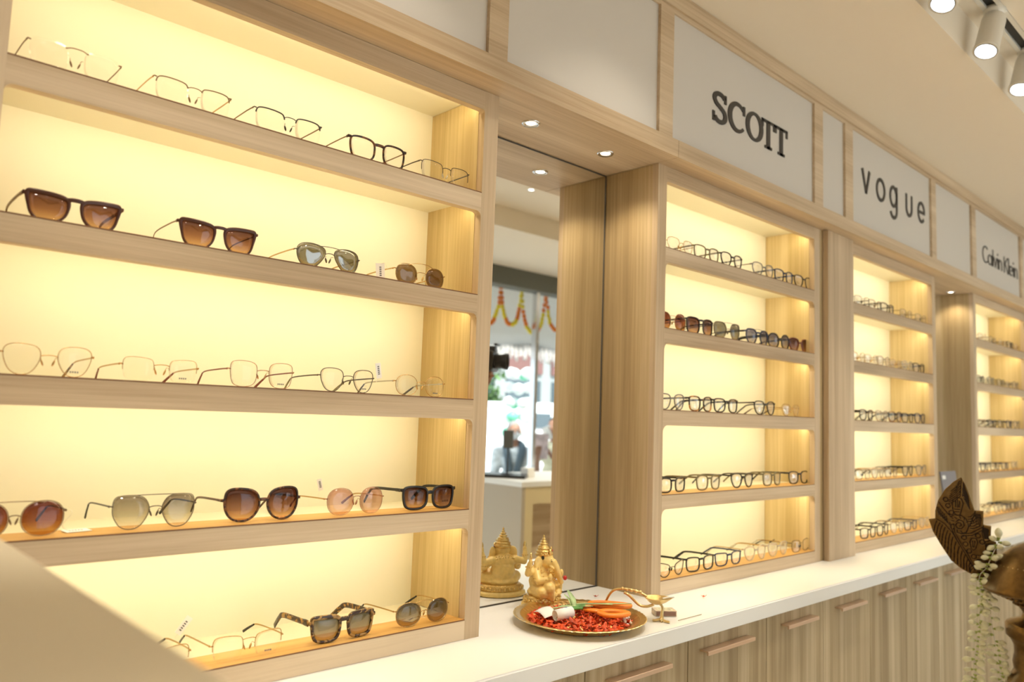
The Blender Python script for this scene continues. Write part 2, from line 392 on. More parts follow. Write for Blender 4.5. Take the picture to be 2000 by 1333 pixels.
def d_scott(bm):
    w = 0.19
    def th(n, a=0.15, b=0.22): return [a+(b-a)*math.sin(PI*i/(n-1)) for i in range(n)]
    # S
    p = arc(0.42, 1.03, 0.31, 0.27, 15, 265, 18)[:-1]+arc(0.42, 0.36, 0.33, 0.30, 90-5, -165, 20)
    p = arc(0.40, 1.06, 0.28, 0.25, 20, 180, 12)+spline([(0.12, 1.02, 0), (0.22, 0.86, 0), (0.42, 0.74, 0), (0.62, 0.60, 0), (0.70, 0.44, 0)], 5)[1:-1]
    p = [(q[0], q[1]) for q in p]+arc(0.41, 0.38, 0.29, 0.29, 10, -160, 14)
    ribbon(bm, p, w)
    ribbon(bm, [(0.70, 1.36), (0.70, 0.98)], 0.11); ribbon(bm, [(0.08, 0.05), (0.08, 0.46)], 0.11)
    # C
    ribbon(bm, arc(1.38, 0.70, 0.43, 0.60, 42, 318, 34), [0.12+0.10*math.sin(PI*i/34) for i in range(35)])
    ribbon(bm, [(1.74, 1.34), (1.74, 0.92)], 0.11)
    # O
    c = arc(2.36, 0.70, 0.41, 0.60, 0, 360, 48); ribbon(bm, c, [0.13+0.09*abs(math.cos(2*PI*i/48)) for i in range(49)])
    # T T
    for cx in (3.20, 4.02):
        ribbon(bm, [(cx, 0.0), (cx, 1.30)], 0.21)
        ribbon(bm, [(cx-0.40, 1.27), (cx+0.40, 1.27)], 0.13)
        for s in (-1, 1): ribbon(bm, [(cx+s*0.36, 1.33), (cx+s*0.36, 0.96)], 0.11)
        ribbon(bm, [(cx-0.22, 0.06), (cx+0.22, 0.06)], 0.12)
letters(panels[2], d_scott, 1.882, 2.325, 2.262, 2.354, 4.43, 1.35, [.86, 1.86, 2.79, 3.61])
def d_vogue(bm):
    w = 0.15
    ribbon(bm, [(0.0, 1.0), (0.36, 0.02)], [0.17, 0.14]); ribbon(bm, [(0.72, 1.0), (0.36, 0.02)], [0.17, 0.14])
    ribbon(bm, arc(1.86, 0.50, 0.40, 0.44, 0, 360, 40), w)
    ribbon(bm, arc(3.24, 0.52, 0.35, 0.42, 0, 360, 40), w)
    ribbon(bm, [(3.60, 1.0), (3.60, -0.05)], w); ribbon(bm, arc(3.25, -0.06, 0.35, 0.36, 0, -160, 20), w)
    ribbon(bm, [(4.72, 1.0), (4.72, 0.38)], w); ribbon(bm, arc(5.04, 0.40, 0.32, 0.36, 180, 360, 20), w); ribbon(bm, [(5.36, 1.0), (5.36, 0.38)], w)
    ribbon(bm, arc(6.54, 0.50, 0.38, 0.44, 0, 318, 34), w); ribbon(bm, [(6.18, 0.50), (6.97, 0.50)], 0.13)
letters(panels[4], d_vogue, 2.905, 3.545, 2.285, 2.377, 6.97, 1.0, [.9, 2.5, 4.2, 5.8])
def d_ck(bm):
    w = 0.10; x = 0.0
    ribbon(bm, arc(0.50, 0.70, 0.46, 0.66, 48, 312, 30), w)                                   # C
    ribbon(bm, arc(1.22, 0.44, 0.30, 0.40, 0, 360, 30), w); ribbon(bm, [(1.52, 0.88), (1.52, 0.0)], w)   # a
    ribbon(bm, [(1.74, 1.42), (1.74, 0.0)], w)                                               # l
    ribbon(bm, [(1.90, 0.88), (2.14, 0.02), (2.38, 0.88)], w)                                # v
    ribbon(bm, [(2.56, 0.88), (2.56, 0.0)], w); ribbon(bm, [(2.56, 1.30), (2.56, 1.14)], w)  # i
    ribbon(bm, [(2.78, 0.88), (2.78, 0.0)], w); ribbon(bm, arc(3.02, 0.55, 0.24, 0.30, 180, 0, 14)+[(3.26, 0.0)], w)  # n
    ribbon(bm, [(3.72, 1.38), (3.72, 0.0)], w); ribbon(bm, [(4.34, 1.38), (3.74, 0.62)], w); ribbon(bm, [(3.90, 0.80), (4.40, 0.0)], w)  # K
    ribbon(bm, [(4.54, 1.42), (4.54, 0.0)], w)                                               # l
    ribbon(bm, arc(4.98, 0.44, 0.28, 0.40, 0, 312, 26), w); ribbon(bm, [(4.72, 0.45), (5.28, 0.45)], w*0.85)   # e
    ribbon(bm, [(5.46, 0.88), (5.46, 0.0)], w); ribbon(bm, [(5.46, 1.30), (5.46, 1.14)], w)  # i
    ribbon(bm, [(5.68, 0.88), (5.68, 0.0)], w); ribbon(bm, arc(5.92, 0.55, 0.24, 0.30, 180, 0, 14)+[(6.16, 0.0)], w)  # n
letters(panels[6], d_ck, 4.335, 4.945, 2.255, 2.343, 6.2, 1.42, [.88, 1.63, 1.82, 2.47, 2.67, 3.5, 4.46, 4.63, 5.37, 5.56])

# ------------------------------------------------------------------ display units
LEDP = 0.70
def rail_bm(x0, x1, z0, z1, r, y0=0.0, y1=0.018, ears=True):
    pts = [(x0, z1), (x1, z1), (x1, z0)]
    if ears and r:
        pts = [(x0, z1), (x1, z1), (x1, z0-r)]
        pts += [(x1-r+r*math.cos(math.radians(a)), z0-r+r*math.sin(math.radians(a))) for a in range(0, 91, 15)]
        pts += [(x0+r+r*math.cos(math.radians(a)), z0-r+r*math.sin(math.radians(a))) for a in range(90, 181, 15)]
    else: pts.append((x0, z0))
    bm = bmesh.new(); prism(bm, pts, y0, y1); return bm
def unit(x0, x1, label, lstile=0.040, rstile=0.040, r=0.02):
    """x0, x1: the clear opening"""
    t = thing('display_unit', label, 'shelving unit', (x0, 0, ZC), group=None)
    W = x1-x0; z = lambda a: a-ZC
    bm = bmesh.new(); box(bm, -lstile, 0, 0, 0.018, 0, z(ZT)-0.0005); obj('stile', bm, 'wood_v', t)
    bm = bmesh.new(); box(bm, W, W+rstile, 0, 0.018, 0, z(ZT)-0.0005); obj('stile', bm, 'wood_v', t)
    bm = bmesh.new(); box(bm, -lstile, 0.0, 0.018, 0.185, 0, z(ZT)-0.001); obj('side_panel', bm, 'wood_side', t)
    bm = bmesh.new(); box(bm, W, W+rstile, 0.018, 0.185, 0, z(ZT)-0.001); obj('side_panel', bm, 'wood_side', t)
    bm = bmesh.new(); box(bm, W-0.0015, W-0.0001, 0.0185, 0.1845, 0.04, z(2.093)); obj('side_lit_face', bm, 'wood_lit', t)  # thin skin giving the inner face its lit wood colour
    bm = bmesh.new(); box(bm, -0.001, W+0.001, YB, 0.20, 0, z(ZT)-0.001); obj('back_panel', bm, 'cream', t)
    obj('top_rail', rail_bm(0, W, z(ZO), z(ZT)-0.001, 0.006), 'wood_h', t)
    bm = bmesh.new(); box(bm, 0, W, 0.018, YB, z(2.094), z(ZT)-0.001); obj('top_board', bm, 'cream', t)
    for k in range(5):
        st = SH[k]; sb = SB[k] if k < 4 else ZC+0.0005
        rl = obj('shelf', rail_bm(0, W, z(sb), z(st), r, ears=(k < 4)), 'wood_h', t)
        bm = bmesh.new(); box(bm, 0, W, 0.018, YB, z(st)-0.014, z(st)-0.001); obj('shelf_board', bm, 'cream', rl)
        bm = bmesh.new(); box(bm, 0, W, 0.0012, 0.075, z(st)-0.0012, z(st)+0.0004); obj('front_ledge', bm, 'ledge', rl)
        bm = bmesh.new(); box(bm, 0, W, -0.0004, 0.0014, z(st)-0.0014, z(st)+0.0006); obj('edge_band', bm, 'edge_line', rl)
    for k in range(5):
        zt = (2.094 if k == 0 else SH[k-1]-0.014)-0.006
        bm = bmesh.new(); box(bm, 0.02, W-0.02, 0.0185, 0.024, z(zt)-0.010, z(zt)); obj('led_strip', bm, 'led', t)
        a = area('led_light', (x0+W/2, 0.027, zt-0.006), W-0.03, LEDP, WARM, (math.radians(38), 0, 0), 0.008)
    return t
unit(0.1996, 1.075, 'nearest and largest-looking lit wooden display unit, left of the mirror', r=0.012)
unit(1.7456, 2.6256, 'lit wooden display unit right of the mirror, under the capital-letter sign')
unit(2.897, 3.7769, 'third lit wooden display unit, right of the wooden pilaster')
unit(4.394, 5.274, 'farthest lit wooden display unit, cut by the right edge of the photo')
pil = thing('pilaster', 'pale wooden pilaster standing proud between the second and third display units', 'pilaster', (2.69, -0.02, ZC))
bm = bmesh.new(); box(bm, 0.0, 0.210, 0.0, 0.0195, 0.0005, ZT-ZC-0.001); obj('front_board', bm, 'wood_v', pil)
bm = bmesh.new(); box(bm, -0.0235, 0.157, 0.0215, 0.19, 0.0005, ZT-ZC-0.001); obj('core', bm, 'wood_side', pil)

# mirrors in the recesses, soffit lights
def mirror(x0, x1, label):
    t = thing('mirror', label, 'mirror', (x0, YM, ZC))
    bm = bmesh.new(); box(bm, 0.002, x1-x0-0.002, 0, 0.004, 0.0024, ZT-ZC-0.0045); obj('glass', bm, 'mirror', t)
    bm = bmesh.new()
    for d in ((0, x1-x0, 0.0), (0, x1-x0, ZT-ZC-0.004)): box(bm, d[0]+0.0002, d[1]-0.0002, -0.002, 0.006, d[2]+0.0003, d[2]+0.0022)
    for x in (0.0003, x1-x0-0.0018): box(bm, x, x+0.0015, -0.002, 0.006, 0.0025, ZT-ZC-0.0042)
    obj('dark_edge', bm, 'dark_line', t)
mirror(1.1155, 1.7035, 'tall mirror in the recess behind the golden figurine')
mirror(3.8175, 4.3535, 'mirror in the far recess, mostly hidden beside the farthest display unit')
def downlight(x, y, z, label, power=3.2):
    t = thing('downlight', label, 'downlight', (x, y, z), group='recessed downlights')
    bm = bmesh.new(); lathe(bm, [(0.0120, 0.002), (0.0120, 0.0), (0.0200, -0.0030), (0.0225, -0.0005), (0.0225, 0.002)], seg=32, cap=False); obj('trim_ring', bm, 'chrome', t, True)
    bm = bmesh.new(); lathe(bm, [(0.001, 0.0), (0.0120, 0.0), (0.0120, 0.0004), (0.001, 0.0004)], seg=24); obj('lamp_face', bm, 'lamp_on', t)
    spot('downlight_beam', (x, y, z-0.012), (x, y, 0), power, (1, 0.86, 0.62), 125, 0.7, 0.012)
downlight(1.273, 0.059, ZT-0.0005, 'small round lit downlight in the mirror recess soffit, nearer one')
downlight(1.555, 0.062, ZT-0.0005, 'small round lit downlight in the mirror recess soffit, one nearest the side panel')
downlight(4.279, 0.077, ZT-0.0005, 'tiny lit downlight in the far recess soffit beside the farthest display unit', 1.6)
downlight(3.05, -1.50, 2.6895, 'lit ceiling downlight seen only in the mirror', 9)
for x in (0.3, 1.2, 2.1, 4.2, 5.1):
    spot('floor_bounce_beam', (x, -1.45, 2.66), (x, -2.05, 0), 95, (1, 0.88, 0.68), 78, 0.7, 0.03)  # unseen beams, boosted and tilted so the floor bounces light upwards
for x in (0.35, 0.95, 1.55, 2.15, 2.75, 3.35, 3.95, 4.55):
    spot('counter_fill_beam', (x, -0.50, 2.50), (x, -0.16, ZC), 24, (1, 0.91, 0.76), 44, 0.9, 0.03)  # added beams without fixtures, to whiten the countertop

# ------------------------------------------------------------------ counter and cabinets
bm = bmesh.new()
prism(bm, [(-0.6, -0.2064), (5.6, -0.2064), (5.6, 0.178), (-0.6, 0.178)], ZU, ZC, 'z')
bmesh.ops.bevel(bm, geom=[e for e in bm.edges if abs(e.verts[0].co.y+0.2064) < 1e-4 and abs(e.verts[1].co.y+0.2064) < 1e-4], offset=0.003, segments=3, affect='EDGES')
tag(obj('countertop', bm, 'white_top'), 'long white countertop running below all the display units', 'countertop')
cb = [0.157, 0.515, 0.874, 1.233, 1.592, 1.951, 2.277, 2.607, 2.906, 3.215, 3.53, 3.85, 4.17, 4.49, 4.81, 5.13, 5.45]
CL = ['under the nearest display unit at the left', 'second from the left under the nearest display unit', 'left of the metal tray, under the counter',
      'directly below the metal tray', 'below the oil lamp and matchbox', 'below the left half of the second display unit', 'below the right half of the second display unit',
      'below the wooden pilaster', 'below the left part of the third display unit', 'just left of the brass lamp tail', 'behind the brass lamp tail',
      'behind the hanging jasmine strands', 'behind the brass lamp stem', 'beyond the brass lamp', 'second beyond the brass lamp', 'last at the far end']
for i, (a, b) in enumerate(zip(cb, cb[1:])):
    t = thing('base_cabinet', 'pale wood-grain base cabinet ' + CL[i], 'cabinet', (a, -0.19, 0), group='base cabinets under the countertop')
    wd = b-a
    bm = bmesh.new(); box(bm, 0.001, wd-0.001, 0.02, 0.20, 0.10, ZU-0.001); obj('body', bm, 'gap', t)
    bm = bmesh.new(); box(bm, 0.0012, wd-0.0012, 0, 0.0185, 0.102, ZU-0.003, bev=0.0008); dr = obj('door', bm, 'wood_cab', t)
    bm = bmesh.new(); hx0 = wd/2-0.098 if wd > .34 else wd/2-0.088; hx1 = wd-hx0
    if i == 3: hx0, hx1 = 0.062, 0.265
    if i == 4: hx0, hx1 = 0.047, 0.26
    prism(bm, [(-0.001, -0.0005), (-0.020, -0.0005), (-0.0205, -0.0065), (-0.0245, -0.0065), (-0.0245, 0.0015), (-0.0235, 0.0025), (-0.001, 0.0025)], hx0, hx1, 'x')
    h = obj('handle', bm, 'copper', dr); h.location = (0, 0, 0.871)

# ------------------------------------------------------------------ ceiling track and spotlights
tr = thing('lighting_track', 'recessed dark ceiling lighting track carrying the white spotlights', 'lighting track', (0, -0.576, 2.72))
bm = bmesh.new(); box(bm, 1.0, 5.5, -0.013, 0.013, -0.022, 0.009); obj('channel', bm, 'track_dark', tr)
bm = bmesh.new()
for s in (-1, 1): box(bm, 1.0, 5.5, s*0.0205-0.0065, s*0.0205+0.0065, -0.0315, 0.009)
obj('rail', bm, 'white_plastic', tr)
def track_spot(x, label, lean):
    t = thing('spotlight', label, 'spotlight', (x, -0.576, 2.70), group='ceiling track spotlights')
    bm = bmesh.new(); lathe(bm, [(0.030, 0.0), (0.031, -0.016), (0.022, -0.024), (0.012, -0.03)], seg=28); obj('mount', bm, 'white_plastic', t, True)
    ax = Vector(lean).normalized(); q = Vector((0, 0, -1)).rotation_difference(ax).to_matrix().to_4x4()
    bm = bmesh.new(); lathe(bm, [(0.024, 0.0), (0.031, -0.006), (0.0335, -0.02), (0.0335, -0.125), (0.036, -0.131), (0.036, -0.137), (0.0305, -0.137), (0.0305, -0.118)], seg=36, cap=False)
    bmesh.ops.transform(bm, matrix=Matrix.Translation((0, 0, -0.03)) @ q, verts=bm.verts); hd = obj('head', bm, 'white_plastic', t, True)
    bm = bmesh.new(); lathe(bm, [(0.0300, -0.1385), (0.0300, -0.119), (0.0285, -0.119), (0.0285, -0.1385)], seg=32, cap=False)
    bmesh.ops.transform(bm, matrix=Matrix.Translation((0, 0, -0.03)) @ q, verts=bm.verts); obj('bezel', bm, 'chrome', hd, True)
    bm = bmesh.new(); lathe(bm, [(0.0005, -0.121), (0.0285, -0.121), (0.0285, -0.1195), (0.0005, -0.1195)], seg=24)
    bmesh.ops.transform(bm, matrix=Matrix.Translation((0, 0, -0.03)) @ q, verts=bm.verts); obj('lamp_face', bm, 'lamp_cool', hd)
    p = Vector((x, -0.576, 2.67))+ax*0.145
    spot('spotlight_beam', p, p+ax, 8, (1, 0.90, 0.74), 70, 0.8, 0.028)
track_spot(2.245, 'white ceiling spotlight cut by the top edge of the photo', (-0.42, 0.10, -1))
track_spot(2.615, 'white cylindrical ceiling spotlight, the whole one', (-0.42, 0.10, -1))
track_spot(2.985, 'white ceiling spotlight cut by the right edge of the photo', (-0.42, 0.10, -1))
for x in (0.2, 0.8, 1.5):
    p = Vector((x, -0.576, 2.55)); spot('spotlight_beam', p, (x-0.1, 0.0, 1.6), 8, (1, 0.90, 0.74), 70, 0.8, 0.028)
# ------------------------------------------------------------------ eyeglasses
OUT = {
 'rect':  [(-.93, .72), (-.5, .93), (.6, 1.0), (1.0, .80), (1.0, -.2), (.82, -.9), (.2, -1.0), (-.55, -1.0), (-.93, -.62)],
 'square': [(-.90, .80), (-.3, 1.0), (.72, 1.0), (1.05, .72), (.98, -.35), (.72, -1.0), (-.45, -1.02), (-.92, -.62), (-1.0, .25)],
 'round': [(-.5, 1.0), (.5, 1.02), (1.02, .5), (1.0, -.45), (.5, -1.02), (-.48, -1.02), (-1.0, -.45), (-1.0, .45)],
 'panto': [(-.62, .98), (.55, 1.04), (1.06, .72), (1.0, -.05), (.62, -.86), (.05, -1.08), (-.55, -.92), (-1.0, -.1), (-1.02, .62)],
 'aviator': [(-.75, .86), (.1, 1.06), (.95, .86), (1.08, .1), (.80, -.75), (.3, -1.08), (-.30, -.92), (-.88, -.05), (-1.0, .52)],
 'navi': [(-.62, 1.02), (.50, 1.04), (1.0, .92), (1.08, .2), (.98, -.35), (.50, -1.04), (-.42, -1.04), (-.92, -.30), (-1.05, .30)],
 'cat': [(-.85, .60), (.1, .92), (1.12, 1.12), (1.02, .1), (.6, -.88), (-.2, -1.06), (-.85, -.62), (-1.0, .1)],
 'butterfly': [(-.72, .88), (.1, 1.05), (.92, .98), (1.06, .35), (.98, -.45), (.50, -1.05), (-.45, -1.05), (-1.0, -.40), (-1.03, .35)],
 'way': [(-.92, .80), (-.3, .98), (.8, 1.05), (1.10, 1.0), (1.02, .3), (.84, -.6), (.45, -1.0), (-.4, -1.0), (-.85, -.5), (-1.0, .3)],
 'boxy': [(-.98, .92), (.0, 1.0), (1.0, 1.0), (1.06, .75), (.98, -.45), (.70, -1.02), (-.55, -1.02), (-.92, -.55)],
}
WRAP = 1.3
def wy(x): return WRAP*x*x
def make_glasses(name, label, s):
    """s: spec. Origin on the shelf below the middle of the front; front looks to -y, temples run to +y."""
    g = lambda k, d: s.get(k, d)
    W, H, br = g('w', .130), g('h', .040), g('b', .017)
    t = g('t', .0007); td = g('td', t); sty = g('style', 'full'); metal = t < .0013
    fm = g('frame', 'black'); zc = t+H/2; a = (W/2-br/2-(.0035 if metal else .0045))/2; cx = br/2+a
    zh = zc+H/2*g('hinge', .62)
    t_ = thing(name, label, g('cat', 'eyeglasses'))
    sh = chaikin(OUT[g('shape', 'rect')], 3)
    # drop to the shelf: normalise to +-1 vertically
    zt = max(p[1] for p in sh); zb = min(p[1] for p in sh); xm = max(abs(p[0]) for p in sh)
    sh = [(p[0]/xm, (p[1]-zb)/(zt-zb)*2-1) for p in sh]
    def outline(sx, k=1.0): return [Vector((sx*(cx+a*k*x), wy(cx+a*k*x), zc+H/2*k*z)) for x, z in sh]
    bm = bmesh.new(); Y = Vector((0, 1, 0)); seg = 6 if metal else 8; pw = 2 if metal else 3.5
    topx = {}
    for sx in (-1, 1):
        P = outline(sx)
        if sty == 'full':
            sweep(bm, P, [t*(1+g('heavy', 0)*max(0, (p.z-zc)/(H/2))) for p in P], td, ref=Y, closed=True, seg=seg, pw=pw)
        elif sty == 'half':
            up = [i for i, (x, z) in enumerate(sh) if z > g('cut', .05)]
            # reorder so the run is contiguous
            n = len(sh); st = next(i for i in up if (i-1) % n not in up); run = []
            i = st
            while i in up: run.append(P[i]); i = (i+1) % n
            sweep(bm, run, t, td, ref=Y, seg=seg, pw=pw)
    inn = br/2
    bz = zc+H/2*g('bz', .42)
    xin = min([p.x for p in outline(1) if abs(p.z-bz) < H*.10]+[inn+a])
    def bridge(z, rise, xe, r, r2=None, yy=-.001):
        pts = spline([(-xe, wy(xe), z), (-xe*.45, yy, z+rise), (xe*.45, yy, z+rise), (xe, wy(xe), z)], 5)
        sweep(bm, pts, r, r2 or r, ref=Y, seg=seg, pw=pw)
    if sty == 'rimless':
        bridge(zc+H/2*.72, .0025, inn+.006, .0008)
        for sx in (-1, 1): ell(bm, (sx*(inn+.006), -.0006, zc+H/2*.72), .0013, sub=1)
    elif metal: bridge(bz, g('rise', .0018), xin+.0002, .0008)
    else: bridge(bz, g('rise', .001), xin+.0010, t*g('bt', 1.6), td)
    if g('topbar', None) is not None:
        tz = zc+H/2*g('topbar', .9); xe = inn+a*g('barx', .45)
        pts = spline([(-xe, wy(xe)-.001, tz), (-xe*.4, -.0015, tz+g('barrise', .002)), (xe*.4, -.0015, tz+g('barrise', .002)), (xe, wy(xe)-.001, tz)], 6)
        sweep(bm, pts, .0007, .0007, ref=Y, seg=6)
    # end pieces
    xo = W/2
    for sx in (-1, 1):
        e0 = Vector((sx*(cx+a*.96), wy(cx+a), zh)); e1 = Vector((sx*(xo-.0005), wy(xo)-.0005, zh+.0004)); e2 = Vector((sx*xo, wy(xo)+.006, zh))
        if metal: sweep(bm, [e0, e1, e2], .0009, .0011, seg=6)
        else: sweep(bm, [e0, e1, e2], [td*.9, td, .0014], [t*1.5, t*1.5, .0024], seg=8, pw=4)
    obj('frame_front', bm, fm, t_, True)
    lk = .965 if sty == 'full' else 1.0
    for sx in (-1, 1):
        P = outline(sx, lk); bm = bmesh.new()
        if sty == 'full': pass
        c = Vector((sx*cx, wy(cx)-.0011, zc))
        for dy, rv in ((-.0005, 0), (.0005, 1)):
            f = [bm.verts.new(p+Vector((0, dy, 0))) for p in P]; cc = bm.verts.new(c+Vector((0, dy, 0)))
            m = [bm.verts.new(c.lerp(p, .6)+Vector((0, dy-.0004, 0))) for p in P]
            n = len(P)
            for i in range(n):
                j = (i+1) % n; bm.faces.new((f[i], f[j], m[j], m[i])); bm.faces.new((m[i], m[j], cc))
            if rv: 
                for i in range(n): bm.faces.new((F0[i], F0[(i+1) % n], f[(i+1) % n], f[i]))
            F0 = f
        obj('lens', bm, g('lens', 'l_clear'), t_, True)
        if g('print', None) and sx > 0:
            bm = bmesh.new()
            for k in range(4): box(bm, cx-.006+k*.0032, cx-.004+k*.0032, wy(cx)-.0028, wy(cx)-.0022, t+.006, t+.0085)
            obj('lens_print', bm, 'tagink', t_)
    # nose pads
    if g('pads', metal):
        for sx in (-1, 1):
            bm = bmesh.new(); pz = zc-H*.05
            sweep(bm, spline([(sx*(inn+.0008), 0, pz+.005), (sx*(inn-.001), .005, pz+.006), (sx*(inn-.0025), .007, pz)], 4), .0004, seg=5)
            ell(bm, (sx*(inn-.003), .0065, pz-.001), (.0013, .0028, .0052), Matrix.Rotation(sx*.35, 4, 'Y'), sub=2)
            obj('nose_pad', bm, fm if g('metalpads', True) else 'pad', t_, True)
    # temples
    tm = g('temple', fm); tip = g('tip', None); slim = g('slim', metal)
    th = (.00065, .0013) if slim else (.0013, g('tw', .0027))
    for sx in (-1, 1):
        y0 = wy(xo)+.004; hx = sx*xo
        path = spline([(hx, y0, zh), (hx+sx*.0008, y0+.03, zh-.0005), (hx, y0+.092, zh-.002-zh*.05), (hx-sx*.002, y0+.112, zh*.62), (hx-sx*.006, y0+.135, .0036)], 6)
        n = len(path); cut = int(n*.62)
        bm = bmesh.new()
        p1 = path if not tip else path[:cut+1]
        hh = [th[1]*(1 if i > 3 or slim else 1.15) for i in range(len(p1))]
        sweep(bm, p1, th[0], hh, seg=8, pw=3)
        ell(bm, path[0], (.0013, .0016, .0022), sub=1)
        tp = obj('temple', bm, tm, t_, True)
        if tip:
            bm = bmesh.new(); p2 = path[cut:]; k = len(p2)
            sweep(bm, p2, [.0012+.0006*i/k for i in range(k)], [.0017+.0012*i/k for i in range(k)], seg=8)
            obj('temple_tip', bm, tip, tp, True)
    return t_
G_ = lambda **k: k
